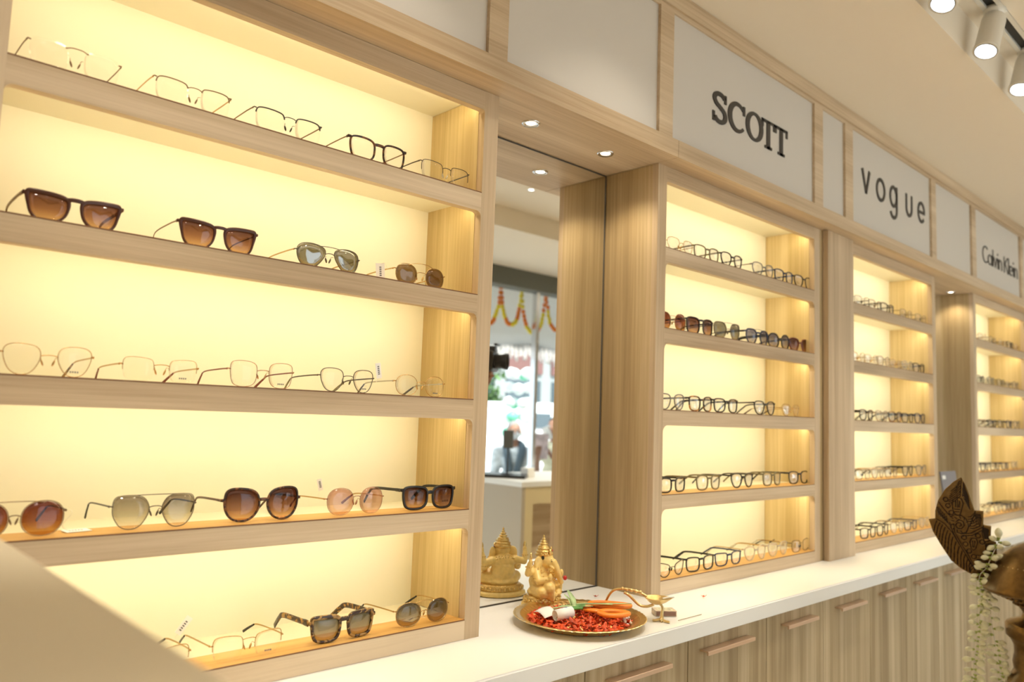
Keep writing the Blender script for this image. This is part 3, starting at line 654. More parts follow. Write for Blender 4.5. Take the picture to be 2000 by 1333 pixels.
S = {
 # nearest unit, row by row
 'rimless': G_(style='rimless', shape='rect', h=0.044, w=0.127, frame='bronze', temple='bronze', tip='bronze', hinge=0.7),
 'half_brown': G_(style='half', shape='rect', h=0.043, w=0.127, frame='bronze', t=.0010, temple='gold', tip='brown', hinge=0.85, cut=.45, bz=.62),
 'half_black': G_(style='half', shape='rect', h=0.043, w=0.132, frame='black_matt', t=.0012, td=.0014, temple='bronze', tip='brown', hinge=0.85, cut=.4, bz=.62),
 'tort_full': G_(shape='square', h=0.044, w=0.133, frame='tortdark', t=.0018, td=.002, temple='bronze', slim=True, tip='brown', hinge=0.82, bz=.6, b=.018),
 'half_thin': G_(style='half', shape='rect', h=0.042, w=0.131, frame='gun', temple='gun', tip='black', hinge=0.75, cut=-.1, bz=.5, metalpads=False),
 'sun_brown': G_(shape='way', h=0.042, w=0.134, frame='brown', t=.0020, td=.0024, heavy=.7, temple='bronze', slim=False, tw=.0026, lens='l_brown', hinge=0.8, bz=0.74, cat='sunglasses', b=.012),
 'sun_brown2': G_(shape='way', h=0.044, w=0.136, frame='brown', t=.0017, td=.0022, heavy=1.0, temple='bronze', slim=True, lens='l_brown', hinge=0.82, bz=0.74, cat='sunglasses', b=.012),
 'aviator_mirror': G_(shape='aviator', h=0.046, w=0.136, frame='gun', lens='l_mirror', temple='gold', tip='gun', topbar=.86, barrise=.001, hinge=0.35, bz=.30, cat='sunglasses', b=.014),
 'navi_solid': G_(shape='round', h=0.043, w=0.128, frame='gold', lens='l_solid', temple='gold', tip='gold', topbar=.86, barx=.9, barrise=.006, hinge=0.4, bz=.25, b=.022, cat='sunglasses', style='rimless2'),
 'wire_gold': G_(shape='panto', h=.044, w=0.121, frame='gold', t=.0006, temple='gold', tip='tortoise', hinge=0.4, bz=.25, b=.021, print=1),
 'wire_half': G_(style='half', shape='rect', h=0.037, w=0.121, frame='gold', t=.0005, temple='gold', tip='maroon', hinge=0.35, cut=-.1, bz=.35, b=.020, print=1),
 'wire_rose': G_(shape='square', h=.044, w=0.121, frame='rosegold', t=.0006, temple='maroon', slim=True, tip='maroon', hinge=0.32, bz=.25, b=.020, print=1),
 'wire_brown': G_(shape='panto', h=.043, w=0.12, frame='gun', t=.0008, temple='gun', tip='olive', hinge=0.33, bz=.30, b=.021, print=1),
 'wire_silver': G_(shape='round', h=.041, w=0.127, frame='gold', t=.0006, temple='silver', tip='gun', hinge=0.35, bz=.30, b=.020, print=1),
 'sun_redbar': G_(shape='round', h=0.049, w=0.132, frame='bronze', t=.0006, lens='l_red', temple='gun', tip='brown', topbar=.92, barx=1.1, barrise=.002, hinge=.35, bz=.15, b=.014, cat='sunglasses'),
 'sun_greybar': G_(shape='navi', h=0.051, w=0.13, frame='gun', t=.0007, lens='l_grey', temple='black_matt', tip='black', topbar=1.0, barx=.9, barrise=.0005, hinge=0.36, bz=.25, b=.016, cat='sunglasses'),
 'sun_big': G_(shape='butterfly', h=0.054, w=0.141, frame='tortdark', t=.0018, td=.0022, lens='l_brown', temple='brown', tw=.002, hinge=0.28, bz=.25, b=.014, cat='sunglasses', pads=False),
 'sun_pink': G_(shape='round', h=0.049, w=0.127, frame='rosegold', t=.0005, lens='l_pink', temple='gold', tip='maroon', hinge=0.22, bz=.30, b=.013, cat='sunglasses'),
 'sun_black': G_(shape='square', h=0.044, w=0.134, frame='black', t=.0023, td=.0026, lens='l_brown', temple='black', tw=.003, hinge=0.7, bz=.42, b=.012, cat='sunglasses', pads=False),
 'half_gold': G_(style='half', shape='rect', h=.040, w=0.127, frame='gold', t=.0007, temple='gold', tip='black', hinge=0.35, cut=-.2, bz=.55, b=.017, print=1),
 'sun_tort': G_(shape='boxy', h=0.043, w=0.135, frame='tortoise', t=.0025, td=.0030, heavy=.5, lens='l_smoke', temple='tortoise', tw=.0052, hinge=0.6, bz=.62, b=.012, cat='sunglasses', pads=False),
 'sun_gold': G_(shape='round', h=0.045, w=0.134, frame='gold', t=.0009, lens='l_smoke', temple='gold', tip='black', topbar=.9, barx=.5, barrise=.003, hinge=0.38, bz=.1, b=.015, cat='sunglasses'),
 # farther units
 'full_olive': G_(shape='square', h=.040, frame='olive', t=.0017, temple='olive', slim=False, tw=.0022, hinge=.75, bz=.55),
 'full_black': G_(shape='panto', h=.042, frame='black', t=.0018, temple='black', hinge=.72, bz=.45, tw=.0022),
 'full_dark': G_(shape='panto', h=.043, frame='grey_ac', t=.0014, temple='gun', slim=True, tip='black', hinge=.6, bz=.4),
 'full_blue': G_(shape='square', h=.041, frame='navy', t=.0019, temple='navy', hinge=.72, bz=.5, tw=.0026),
 'rect_black': G_(shape='rect', h=.038, w=.140, frame='black', t=.0019, temple='black', hinge=.78, bz=.6, tw=.0026, topbar=None),
 'rect_blue': G_(shape='boxy', h=.036, w=.140, frame='navy', t=.0018, temple='navy', hinge=.78, bz=.6, tw=.0024),
 'square_olive': G_(shape='square', h=.041, frame='olive', t=.0018, temple='olive', hinge=.75, bz=.55, tw=.0024),
 'square_black': G_(shape='square', h=.040, frame='black', t=.0019, temple='black', hinge=.75, bz=.55, tw=.0028),
 'amber_full': G_(shape='square', h=.041, frame='amber', t=.0019, temple='black', hinge=.72, bz=.5, tw=.0026),
 'cat_black': G_(shape='cat', h=.038, w=.130, frame='black', t=.0012, temple='black', hinge=.8, bz=.2, tw=.0015),
 'clear_full': G_(shape='panto', h=.041, w=.126, frame='clearac', t=.0018, temple='gold', slim=True, tip='clearac', hinge=.65, bz=.4),
 'thin_gold': G_(shape='panto', h=.040, w=.128, frame='gold', t=.0007, temple='gold', tip='brown', hinge=.35, bz=.3),
 'thin_grey': G_(shape='rect', h=.038, w=.132, frame='gun', t=.0008, temple='gun', tip='black', hinge=.6, bz=.4),
 'thin_bronze': G_(shape='rect', h=.038, w=.132, frame='bronze', t=.0010, temple='bronze', tip='brown', hinge=.6, bz=.4),
 'u_sun_round': G_(shape='round', h=.050, w=.138, frame='gold', lens='l_red', temple='bronze', tip='brown', topbar=.55, barx=.2, hinge=.4, bz=.2, cat='sunglasses'),
 'u_sun_box': G_(shape='square', h=.048, w=.142, frame='black', t=.0019, lens='l_brown', temple='black', hinge=.72, bz=.72, cat='sunglasses', pads=False),
 'u_sun_green': G_(shape='navi', h=.052, w=.142, frame='gun', t=.0011, lens='l_green', temple='black_matt', tip='black', topbar=.94, barx=.5, barrise=.001, hinge=.45, bz=.2, cat='sunglasses'),
 'u_sun_blue': G_(shape='navi', h=.048, w=.140, frame='navy', t=.0018, lens='l_blue', temple='black', hinge=.65, bz=.55, topbar=.95, cat='sunglasses', pads=False),
 'u_sun_dark': G_(shape='round', h=.048, w=.138, frame='black', t=.0019, lens='l_blue', temple='black', hinge=.5, bz=.3, cat='sunglasses', pads=False),
 'u_sun_rbrown': G_(shape='panto', h=.046, w=.138, frame='maroon', t=.0017, lens='l_brown', temple='brown', hinge=.6, bz=.3, cat='sunglasses', pads=False),
}
PH = {'rimless': 'rimless eyeglasses with bronze temples', 'half_brown': 'brown half-rim eyeglasses', 'half_black': 'black half-rim eyeglasses', 'tort_full': 'dark tortoiseshell full-rim eyeglasses',
 'half_thin': 'thin grey half-rim eyeglasses', 'sun_brown': 'brown-framed square sunglasses', 'sun_brown2': 'slimmer brown-framed square sunglasses', 'aviator_mirror': 'mirrored grey aviator sunglasses',
 'navi_solid': 'gold top-bar sunglasses with solid brown lenses', 'wire_gold': 'gold wire eyeglasses with tortoiseshell tips', 'wire_half': 'thin gold half-rim eyeglasses', 'wire_rose': 'rose-gold wire eyeglasses',
 'wire_brown': 'dark wire round eyeglasses', 'wire_silver': 'gold and silver wire round eyeglasses', 'sun_redbar': 'red-brown top-bar sunglasses', 'sun_greybar': 'grey gradient angular wire sunglasses',
 'sun_big': 'oversized tortoiseshell sunglasses with brown lenses', 'sun_pink': 'rimmed wire sunglasses with pink lenses', 'sun_black': 'black square sunglasses with brown lenses', 'half_gold': 'thin gold half-rim eyeglasses with black tips',
 'sun_tort': 'chunky flat-top tortoiseshell sunglasses', 'sun_gold': 'gold wire sunglasses with dark gradient lenses',
 'full_olive': 'olive eyeglasses', 'full_black': 'black rounded eyeglasses', 'full_dark': 'thin dark grey eyeglasses', 'full_blue': 'navy square eyeglasses', 'rect_black': 'black rectangular eyeglasses',
 'rect_blue': 'navy rectangular eyeglasses', 'square_olive': 'olive square eyeglasses', 'square_black': 'black square eyeglasses', 'amber_full': 'black and amber eyeglasses', 'cat_black': 'black cat-eye eyeglasses',
 'clear_full': 'clear-framed eyeglasses', 'thin_gold': 'thin gold eyeglasses', 'thin_grey': 'thin grey rectangular eyeglasses', 'thin_bronze': 'thin bronze rectangular eyeglasses',
 'u_sun_round': 'gold round brown-tinted sunglasses', 'u_sun_box': 'black square brown-tinted sunglasses', 'u_sun_green': 'grey-green angular sunglasses', 'u_sun_blue': 'navy gradient sunglasses', 'u_sun_dark': 'black round dark sunglasses', 'u_sun_rbrown': 'maroon brown-tinted sunglasses'}
ORD = ['first', 'second', 'third', 'fourth', 'fifth', 'sixth']
ROW = ['top shelf', 'second shelf', 'middle shelf', 'fourth shelf', 'bottom shelf']
UN = {1: 'nearest display unit', 2: 'unit right of mirror', 3: 'unit right of pilaster', 4: 'farthest unit'}
proto = {}
def place(unit_no, row, i, key, x, y=.035, rz=0.0):
    lab = '%s, %s from left, %s, %s' % (PH[key], ORD[i], ROW[row-1], UN[unit_no])
    cat = S[key].get('cat', 'eyeglasses')
    grp = '%s on the %s of the %s' % (cat, ROW[row-1], UN[unit_no])
    if key not in proto:
        o = make_glasses('sunglasses' if cat == 'sunglasses' else 'eyeglasses', lab, S[key]); proto[key] = o
    else: o = copy_tree(proto[key])
    tag(o, lab, cat, grp)
    o.location = (x, y, SH[row-1]+0.0008); o.rotation_euler = (0, 0, rz)
    return o
S['navi_solid']['style'] = 'full'; S['navi_solid']['t'] = .0005
LAY = {1: {1: [('rimless', .289, 0), ('half_brown', .464, 0), ('half_black', .634, 0), ('tort_full', .823, 0), ('half_thin', .992, 0)],
 2: [('sun_brown', .308, 0), ('sun_brown2', .527, 0), ('aviator_mirror', .736, 0), ('navi_solid', .948, 0)],
 3: [('wire_gold', .292, 0), ('wire_half', .450, 0), ('wire_rose', .620, 0), ('wire_brown', .790, 0), ('wire_silver', .961, 0)],
 4: [('sun_redbar', .267, 0), ('sun_greybar', .456, 0), ('sun_big', .634, 0), ('sun_pink', .820, 0), ('sun_black', .992, 0)],
 5: [('half_gold', .463, 0), ('half_gold', .621, 0), ('sun_tort', .802, 0), ('sun_gold', .984, 0)]},
 2: {1: [('thin_gold', 1.845, 0), ('full_olive', 1.979, 0), ('full_black', 2.118, 0), ('full_dark', 2.309, 0), ('full_blue', 2.448, 0), ('full_black', 2.585, 0)],
 2: [('u_sun_round', 1.826, 0), ('u_sun_box', 1.968, 0), ('u_sun_green', 2.117, 0), ('u_sun_blue', 2.297, 0), ('u_sun_dark', 2.439, 0), ('u_sun_rbrown', 2.580, 0)],
 3: [('full_dark', 1.830, 0), ('amber_full', 1.976, 0), ('square_black', 2.112, 0), ('full_black', 2.345, 0), ('thin_gold', 2.520, 0)],
 4: [('rect_black', 1.835, 0), ('square_olive', 2.015, 0), ('full_black', 2.203, 0), ('square_olive', 2.387, 0), ('square_black', 2.568, 0)],
 5: [('cat_black', 1.825, 0), ('rect_black', 1.966, 0), ('rect_blue', 2.114, 0), ('clear_full', 2.269, 0), ('clear_full', 2.41, 0), ('thin_grey', 2.566, 0)]},
 3: {1: [('thin_grey', 3.076, 0), ('thin_bronze', 3.203, 0), ('rect_black', 3.325, 0), ('thin_bronze', 3.528, 0), ('thin_grey', 3.700, 0)],
 2: [('thin_gold', 3.063, 0), ('thin_gold', 3.190, 0), ('clear_full', 3.310, 0), ('thin_gold', 3.435, 0), ('clear_full', 3.565, 0), ('square_black', 3.700, 0)],
 3: [('square_black', 3.136, 0), ('clear_full', 3.285, 0), ('amber_full', 3.425, 0), ('rect_black', 3.565, 0), ('full_blue', 3.705, 0)],
 4: [('thin_grey', 3.09, 0), ('clear_full', 3.23, 0), ('thin_bronze', 3.367, 0), ('full_black', 3.544, 0), ('full_dark', 3.700, 0)],
 5: [('rect_black', 3.117, 0), ('square_black', 3.255, 0), ('clear_full', 3.397, 0), ('rect_blue', 3.55, 0), ('clear_full', 3.70, 0)]},
 4: {1: [('thin_gold', 4.567, 0), ('thin_grey', 4.744, 0), ('thin_gold', 4.919, 0), ('square_black', 5.07, 0), ('thin_gold', 5.205, 0)],
 2: [('square_black', 4.564, 0), ('full_dark', 4.746, 0), ('square_olive', 4.92, 0), ('thin_grey', 5.07, 0), ('full_dark', 5.205, 0)],
 3: [('thin_bronze', 4.582, 0), ('rect_black', 4.751, 0), ('square_olive', 4.91, 0), ('full_blue', 5.06, 0), ('full_dark', 5.205, 0)],
 4: [('rect_blue', 4.591, 0), ('rect_black', 4.765, 0), ('rect_blue', 4.95, 0), ('clear_full', 5.13, 0)],
 5: [('thin_grey', 4.588, 0), ('clear_full', 4.761, 0), ('rect_blue', 4.92, 0), ('square_black', 5.07, 0), ('full_dark', 5.205, 0)]}}
YR = {1: .018, 2: .030, 3: .030, 4: .026, 5: .018}
for un, rows in LAY.items():
    for row, lst in rows.items():
        for i, (key, x, rz) in enumerate(lst):
            jit = 0 if un == 1 else (random.random()-.5)*.10
            place(un, row, i, key, x, YR[row], rz+jit)
def price_tag(label, loc, rot, p_thread, size=(.030, .012)):
    t = thing('price_tag', label, 'price tag', loc, group='white price tags on the nearest unit')
    bm = bmesh.new(); box(bm, -size[0]/2, size[0]/2, -.0003, .0003, -size[1]/2, size[1]/2)
    c = obj('card', bm, 'tag', t); c.rotation_euler = rot
    bm = bmesh.new()
    for k in range(5): box(bm, -size[0]*.3+k*size[0]*.12, -size[0]*.3+k*size[0]*.12+size[0]*.07, -.0006, -.0003, -.0018, .0022)
    obj('print', bm, 'tagink', c)
    bm = bmesh.new(); sweep(bm, spline(p_thread, 5), .0004, seg=5); obj('thread', bm, 'thread', t)
    return t
price_tag('white price tag standing up at the right rim of the dark wire eyeglasses', (.856, .030, SH[2]+.046), (0, math.radians(80), 0), [(0, 0, -.015), (-.002, .002, -.022), (-.004, .003, -.018)])
price_tag('white price tag hanging left of the gold top-bar sunglasses', (.863, .052, SH[1]+.022), (0, math.radians(85), math.radians(-20)), [(0, 0, .015), (.006, -.004, .018), (.011, -.010, .006)], (.034, .018))
price_tag('white price tag card leaning right of the black square sunglasses', (1.053, .052, SH[3]+.0125), (0, 0, math.radians(10)), [(0, 0, .011), (.008, .0, .022), (.014, .005, .028), (.0145, .004, .02)], (.034, .024))
price_tag('white price tag lying flat beside the red-brown top-bar sunglasses', (.353, .05, SH[3]+.002), (math.radians(-87), 0, math.radians(10)), [(-.01, 0, .0), (-.022, -.01, .01), (-.012, -.016, .028), (-.014, -.0, .033)], (.036, .02))
price_tag('white price tag lying under the gold wire sunglasses', (.985, .06, SH[4]+.002), (math.radians(-88), 0, math.radians(30)), [(0, 0, 0), (.01, -.01, .006), (.02, -.02, .004)], (.036, .02))
price_tag('white price tag tilted above the leftmost eyeglasses on the bottom shelf', (.545, .105, SH[4]+.047), (0, math.radians(-52), 0), [(-.008, 0, -.012), (-.012, .002, -.018), (-.010, .004, -.022)], (.032, .012))
price_tag('white price tag hanging from the pink-lens sunglasses, near their left temple', (.775, .085, SH[3]+.052), (0, math.radians(75), 0), [(0, 0, -.015), (-.002, .002, -.02), (-.0, .0, -.022)], (.022, .010))

# ------------------------------------------------------------------ foreground cabinet (out of focus)
fg = thing('tall_counter', 'blurred beige counter end in the lower left foreground', 'counter', (-0.5, -1.08, 0))
bm = bmesh.new(); box(bm, 0.005, 0.670, 0.005, 0.860, 0.0, 1.248); obj('body', bm, 'panel_grey', fg)
bm = bmesh.new(); box(bm, 0, 0.675, 0, 0.865, 1.249, 1.268, bev=0.002); obj('top', bm, 'panel_grey', fg)

# ------------------------------------------------------------------ golden figurine
M['resin'] = plain('amber_ivory_resin', (0.88, 0.62, 0.20), 0.36, bump=0.02, bscale=200, var=0.06)
M['gilt'] = plain('gilt_paint', (0.80, 0.56, 0.20), 0.26, 0.85, bump=0.5, bscale=420)
M['red'] = plain('red_enamel', (0.55, 0.02, 0.015), 0.35)
M['black_paint'] = plain('black_paint', (0.01, 0.01, 0.01), 0.4)
fx, fy = 1.415, 0.110
fig = thing('figurine', 'seated golden elephant-headed deity figurine in front of the mirror', 'figurine', (fx, fy, ZC), math.radians(20))
bm = bmesh.new(); m = Matrix.Diagonal((1, .72, 1, 1))
lathe(bm, [(.060, .0005), (.066, .004), (.064, .011), (.058, .013), (.056, .014)], seg=40); bmesh.ops.transform(bm, matrix=m, verts=bm.verts)
obj('base', bm, 'resin', fig, True)
bm = bmesh.new(); lathe(bm, [(.054, .012), (.057, .016), (.055, .026), (.050, .030)], seg=40); bmesh.ops.transform(bm, matrix=m, verts=bm.verts)
for k in range(26):
    a = 2*PI*k/26; ell(bm, (.0555*math.cos(a), .0555*.72*math.sin(a), .020), (.0055, .0045, .006), sub=1)
obj('carved_band', bm, 'gilt', fig, True)
bm = bmesh.new()
# local: faces -y. torso, belly, shoulders
ell(bm, (0, .006, .060), (.034, .028, .034)); ell(bm, (0, -.006, .055), (.028, .026, .026)); ell(bm, (0, .008, .084), (.034, .020, .022))
ell(bm, (0, .006, .036), (.044, .030, .012))
for sx in (-1, 1):
    cone(bm, (sx*.022, .004, .040), .019, (sx*.046, -.018, .042), .015); cone(bm, (sx*.046, -.018, .042), .015, (sx*.014, -.034, .034), .010)
    ell(bm, (sx*.012, -.038, .033), (.013, .007, .005))
    # lower arms resting forward, upper arms raised
    cone(bm, (sx*.032, .004, .088), .011, (sx*.048, -.010, .068), .009); cone(bm, (sx*.048, -.010, .068), .009, (sx*.034, -.032, .072), .0065)
    ell(bm, (sx*.034, -.035, .077), (.007, .005, .010))
    cone(bm, (sx*.032, .012, .090), .010, (sx*.056, .014, .084), .008); cone(bm, (sx*.056, .014, .084), .008, (sx*.060, .008, .108), .006)
    ell(bm, (sx*.060, .006, .114), (.006, .004, .009))
# knee raised
cone(bm, (-.020, -.010, .040), .018, (-.034, -.032, .052), .016); cone(bm, (-.034, -.032, .052), .015, (-.028, -.036, .030), .010)
# head, trunk, ears
ell(bm, (0, -.006, .112), (.021, .020, .021)); ell(bm, (0, -.018, .106), (.014, .012, .015)); ell(bm, (0, 0, .098), (.016, .014, .016))
tk = spline([(0, -.026, .106), (.001, -.034, .094), (.004, -.038, .080), (.012, -.040, .068), (.022, -.040, .058), (.031, -.038, .057)], 5)
n = len(tk)
for i in range(n-1): cone(bm, tk[i], .0105-.0060*i/n, tk[i+1], .0105-.0060*(i+1)/n, 8)
for sx in (-1, 1):
    ell(bm, (sx*.028, .000, .106), (.013, .004, .017), Matrix.Rotation(sx*.5, 4, 'Z')); ell(bm, (sx*.033, .001, .099), (.008, .0035, .012), Matrix.Rotation(sx*.5, 4, 'Z'))
    cone(bm, (sx*.010, -.024, .098), .0032, (sx*.013, -.034, .094), .0018, 8)
body = obj('body', bm, 'resin', fig, True); remesh(body, .0013, it=3)
bm = bmesh.new()
for r_, z_, h_ in ((.0235, .124, .008), (.0215, .131, .007), (.0175, .138, .007)): ell(bm, (0, -.001, z_), (r_, r_*.95, h_))
lathe(bm, [(.0120, .140), (.0145, .1425), (.0138, .1445), (.0080, .1455), (.0112, .1485), (.0106, .1505), (.0055, .1515), (.0082, .1545), (.0076, .1560), (.0036, .1570), (.0050, .1600), (.0042, .1615), (.0018, .1625), (.0030, .1650), (.0020, .1680), (.0004, .1705)], seg=24)
for k in range(9):
    a = PI+PI*(k+.5)/9; ell(bm, (.0215*math.cos(a), .0205*math.sin(a)-.001, .126), (.0028, .0028, .005), sub=1)
ell(bm, (-.006, -.0215, .131), (.0065, .003, .008), sub=2)
obj('crown', bm, 'gilt', fig, True)
bm = bmesh.new()
def ringbead(c, r, n, br, tilt=0, y=1.0, a0=0, a1=360):
    for k in range(n):
        a = math.radians(a0+(a1-a0)*k/n); p = Vector((r*math.cos(a), r*y*math.sin(a), -abs(tilt)*math.cos(a+PI/2)*0 + tilt*math.sin(a))); ell(bm, Vector(c)+p, br, sub=1)
ringbead((0, .0, .092), .027, 22, .0018, tilt=.010); ringbead((0, .0, .082), .031, 26, .0020, tilt=.016)
for sx in (-1, 1):
    ringbead((sx*.043, -.006, .073), .0105, 12, .0016); ringbead((sx*.037, -.029, .072), .0078, 10, .0014); ringbead((sx*.059, .011, .100), .0078, 10, .0014)
    ringbead((sx*.020, -.033, .036), .0100, 10, .0015); ell(bm, (sx*.036, -.004, .094), (.0045, .002, .005), sub=1)
    for k in range(5): ell(bm, (sx*(.052-.003*k), -.020+.001*k, .030+.0018*k), .0030, sub=1)
ell(bm, (.060, .005, .124), (.0045, .0025, .011), sub=2); ell(bm, (-.060, .005, .124), (.0045, .0025, .011), sub=2)
obj('gilt_ornaments', bm, 'gilt', fig, True)
bm = bmesh.new(); ell(bm, (.036, -.044, .066), (.0060, .0050, .0060)); ell(bm, (.004, -.0225, .134), (.0014, .0014, .0024), sub=1); obj('red_sweet', bm, 'red', fig, True)
bm = bmesh.new()
for sx in (-1, 1):
    ell(bm, (sx*.0095, -.0270, .1100), (.0028, .0012, .0011), sub=2); ell(bm, (sx*.0100, -.0262, .1140), (.0036, .001, .0006), sub=1)
    ell(bm, (sx*.0205, -.008, .118), (.0018, .004, .005), sub=2)
obj('painted_eyes', bm, 'black_paint', fig, True)

# ------------------------------------------------------------------ metal tray of petals
M['brass'] = plain('polished_brass', (0.80, 0.60, 0.28), 0.28, 1.0, bump=0.25, bscale=180)
M['groove_dark'] = plain('dark_groove_brass', (0.035, 0.02, 0.009), 0.55, 0.6)  # darker brass in the carved grooves, for stronger engraving contrast
M['oldbrass'] = plain('antique_brass', (0.19, 0.112, 0.040), 0.34, 1.0, bump=0.12, bscale=300, var=0.12)
M['petal'] = plain('red_petals', (0.80, 0.085, 0.015), 0.55, var=0.5, bscale=120)
M['orange'] = plain('orange_plastic', (0.95, 0.27, 0.03), 0.3)
M['steel'] = plain('scissor_steel', (0.62, 0.62, 0.60), 0.22, 1.0)
M['leaf'] = plain('pale_green_stalk', (0.42, 0.56, 0.26), 0.5, var=0.35, bscale=60)
M['leafd'] = plain('green_stalk', (0.10, 0.30, 0.05), 0.5, var=0.3, bscale=60)
M['paper'] = plain('white_paper', (0.85, 0.84, 0.80), 0.7)
M['ink_blue'] = plain('blue_print', (0.22, 0.33, 0.45), 0.6)
px_, py_ = 1.366, -0.055
tray = thing('tray', 'round fluted brass tray heaped with red petals', 'tray', (px_, py_, ZC))
bm = bmesh.new(); seg = 120; rings = []
prof = [(.0, .0015, 0), (.085, .0015, 0), (.102, .002, 0), (.108, .004, .4), (.124, .014, 1), (.132, .0175, .6), (.134, .0185, 0), (.142, .0200, 0), (.1475, .0205, .3), (.149, .0195, .3), (.1475, .0185, .3), (.142, .0180, 0), (.133, .0160, 0), (.124, .0120, .6), (.108, .002, .2), (.100, .0004, 0), (.0, .0004, 0)]
for r_, z_, fl in prof:
    rings.append([bm.verts.new(((r_+fl*.0022*(1 if k % 2 else -1))*math.cos(2*PI*k/seg), (r_+fl*.0022*(1 if k % 2 else -1))*math.sin(2*PI*k/seg), z_+fl*.0015*(1 if k % 2 else -1))) for k in range(seg)])
for A, B in zip(rings, rings[1:]):
    for k in range(seg): bm.faces.new((A[k], A[(k+1) % seg], B[(k+1) % seg], B[k]))
bmesh.ops.remove_doubles(bm, verts=bm.verts, dist=1e-5)
obj('dish', bm, 'brass', tray, False)
bm = bmesh.new(); rnd = random.Random(3)
def petal(bm, c, L, wd, R, curl):
    pts = []
    for i in range(5):
        u = i/4; ww = wd*math.sin(PI*min(1, u*.9+.08))**.7
        for v in (-1, 0, 1): pts.append(Vector(((u-.5)*L, v*ww/2, curl*((u-.5)**2*4*.35*L)+abs(v)*curl*.22*ww)))
    vs = [bm.verts.new(Vector(c)+R @ p) for p in pts]
    for i in range(4):
        for v in range(2): bm.faces.new((vs[i*3+v], vs[i*3+v+1], vs[i*3+v+4], vs[i*3+v+3]))
from mathutils import Euler
for k in range(900):
    a = rnd.random()*2*PI; r_ = .112*math.sqrt(rnd.random())
    hgt = .003+.018*max(0, 1-(r_/.118)**2)*rnd.random()+.003*rnd.random()
    R = Euler((rnd.uniform(-.7, .7), rnd.uniform(-.7, .7), rnd.random()*2*PI)).to_matrix()
    petal(bm, (px_+r_*math.cos(a), py_+r_*math.sin(a), ZC+hgt+.003), rnd.uniform(.010, .020), rnd.uniform(.005, .010), R, rnd.uniform(-.6, 1))
pt = obj('petals', bm, 'petal', None, True); sm = pt.modifiers.new('thickness', 'SOLIDIFY'); sm.thickness = .0004
tag(pt, 'heap of loose red flower petals filling the brass tray', 'petals', kind='stuff')
bm = bmesh.new()
M['stamen'] = plain('yellow_flower_bits', (0.85, 0.60, 0.18), 0.5)
for k in range(60):
    a = rnd.random()*2*PI; r_ = .105*math.sqrt(rnd.random()); R = Euler((rnd.random(), rnd.random(), rnd.random()*6)).to_matrix()
    petal(bm, (px_+r_*math.cos(a), py_+r_*math.sin(a), ZC+.010+.016*max(0, 1-(r_/.118)**2)), .006, .003, R, .5)
tag(obj('petal_bits', bm, 'stamen', None, True), 'small yellow petal pieces scattered on the red petals', 'petals', kind='stuff')
# scissors: handles towards +x/-y of the picture's right
def at_tray(dx, dy, dz=0): return (px_+dx, py_+dy, ZC+dz)
# picture axes at the tray: right = rr horizontally, away = towards the mirror
ER = Vector((0.724, -0.689, 0)).normalized(); EA = Vector((0.689, 0.724, 0)).normalized()
def T(r, a, z): return Vector((px_, py_, ZC+z))+ER*r+EA*a
sc = thing('scissors', 'orange-handled scissors lying on the petals', 'scissors', (0, 0, 0))
def loopbar(c_r, c_a, rx, ra, z, wd, rot, n=36):
    pts = []
    for k in range(n):
        an = 2*PI*k/n; x = rx*math.cos(an); y = ra*math.sin(an)*(1-.25*math.cos(an))
        x, y = x*math.cos(rot)-y*math.sin(rot), x*math.sin(rot)+y*math.cos(rot)
        pts.append(T(c_r+x, c_a+y, z))
    return pts
bm = bmesh.new(); sweep(bm, loopbar(.072, .040, .046, .020, .034, 0, -.05), .0060, .0048, closed=True, seg=10, pw=2.6)
sweep(bm, [T(.028, .034, .033), T(.012, .022, .031), T(.000, .010, .030)], [.0075, .007, .005], [.0045, .0045, .003], seg=10, pw=2.6); obj('upper_handle', bm, 'orange', sc, True)
bm = bmesh.new(); sweep(bm, loopbar(.074, -.020, .030, .020, .030, 0, .10), .0085, .0050, closed=True, seg=10, pw=2.6)
sweep(bm, [T(.048, -.010, .030), T(.028, -.002, .030), T(.006, .006, .029)], [.012, .009, .006], [.0045, .0045, .003], seg=10, pw=2.6); obj('lower_handle', bm, 'orange', sc, True)
for k, (a, b) in enumerate((((.004, .008), (-.092, .014)), ((.002, .012), (-.085, -.006)))):
    bm = bmesh.new(); A = T(a[0], a[1], .030+.0015*k); B = T(b[0], b[1], .024+.002*k)
    sweep(bm, [A, A.lerp(B, .5), B], [.0055, .0045, .0006], [.0008, .0008, .0005], seg=6, pw=3); obj('blade', bm, 'steel', sc)
bm = bmesh.new(); lathe(bm, [(.0035, 0), (.0035, .002), (.002, .003)], c=T(.001, .010, .032), seg=16); obj('pivot_screw', bm, 'steel', sc, True)
# green stalks
st = thing('green_stalk', 'pale green leafy stalk lying across the scissors', 'stalk', (0, 0, 0))
bm = bmesh.new()
for (p0, p1, w0, h0) in ((T(-.058, .012, .030), T(.118, .016, .044), .0050, .035), (T(-.066, .004, .029), T(.03, .004, .038), .0055, .03), (T(-.045, .02, .032), T(.075, .010, .042), .0040, .03)):
    mid = p0.lerp(p1, .45)+Vector((0, 0, .004)); sweep(bm, spline([p0, mid, p1], 6), [.0012+w0*math.sin(PI*(i+.6)/13.5) for i in range(13)], .0006, seg=6)
obj('blade_leaf', bm, 'leaf', st, True)
bm = bmesh.new()
for (p0, p1, w0) in ((T(-.012, .000, .034), T(-.026, .030, .066), .0070), (T(-.016, .004, .034), T(-.034, .022, .058), .0040)):
    sweep(bm, spline([p0, p0.lerp(p1, .5)+ER*.004, p1], 6), [.0008+w0*math.sin(PI*(i+.8)/13.8) for i in range(13)], .0006, seg=6)
obj('upright_leaf', bm, 'leaf', st, True)
bm = bmesh.new()
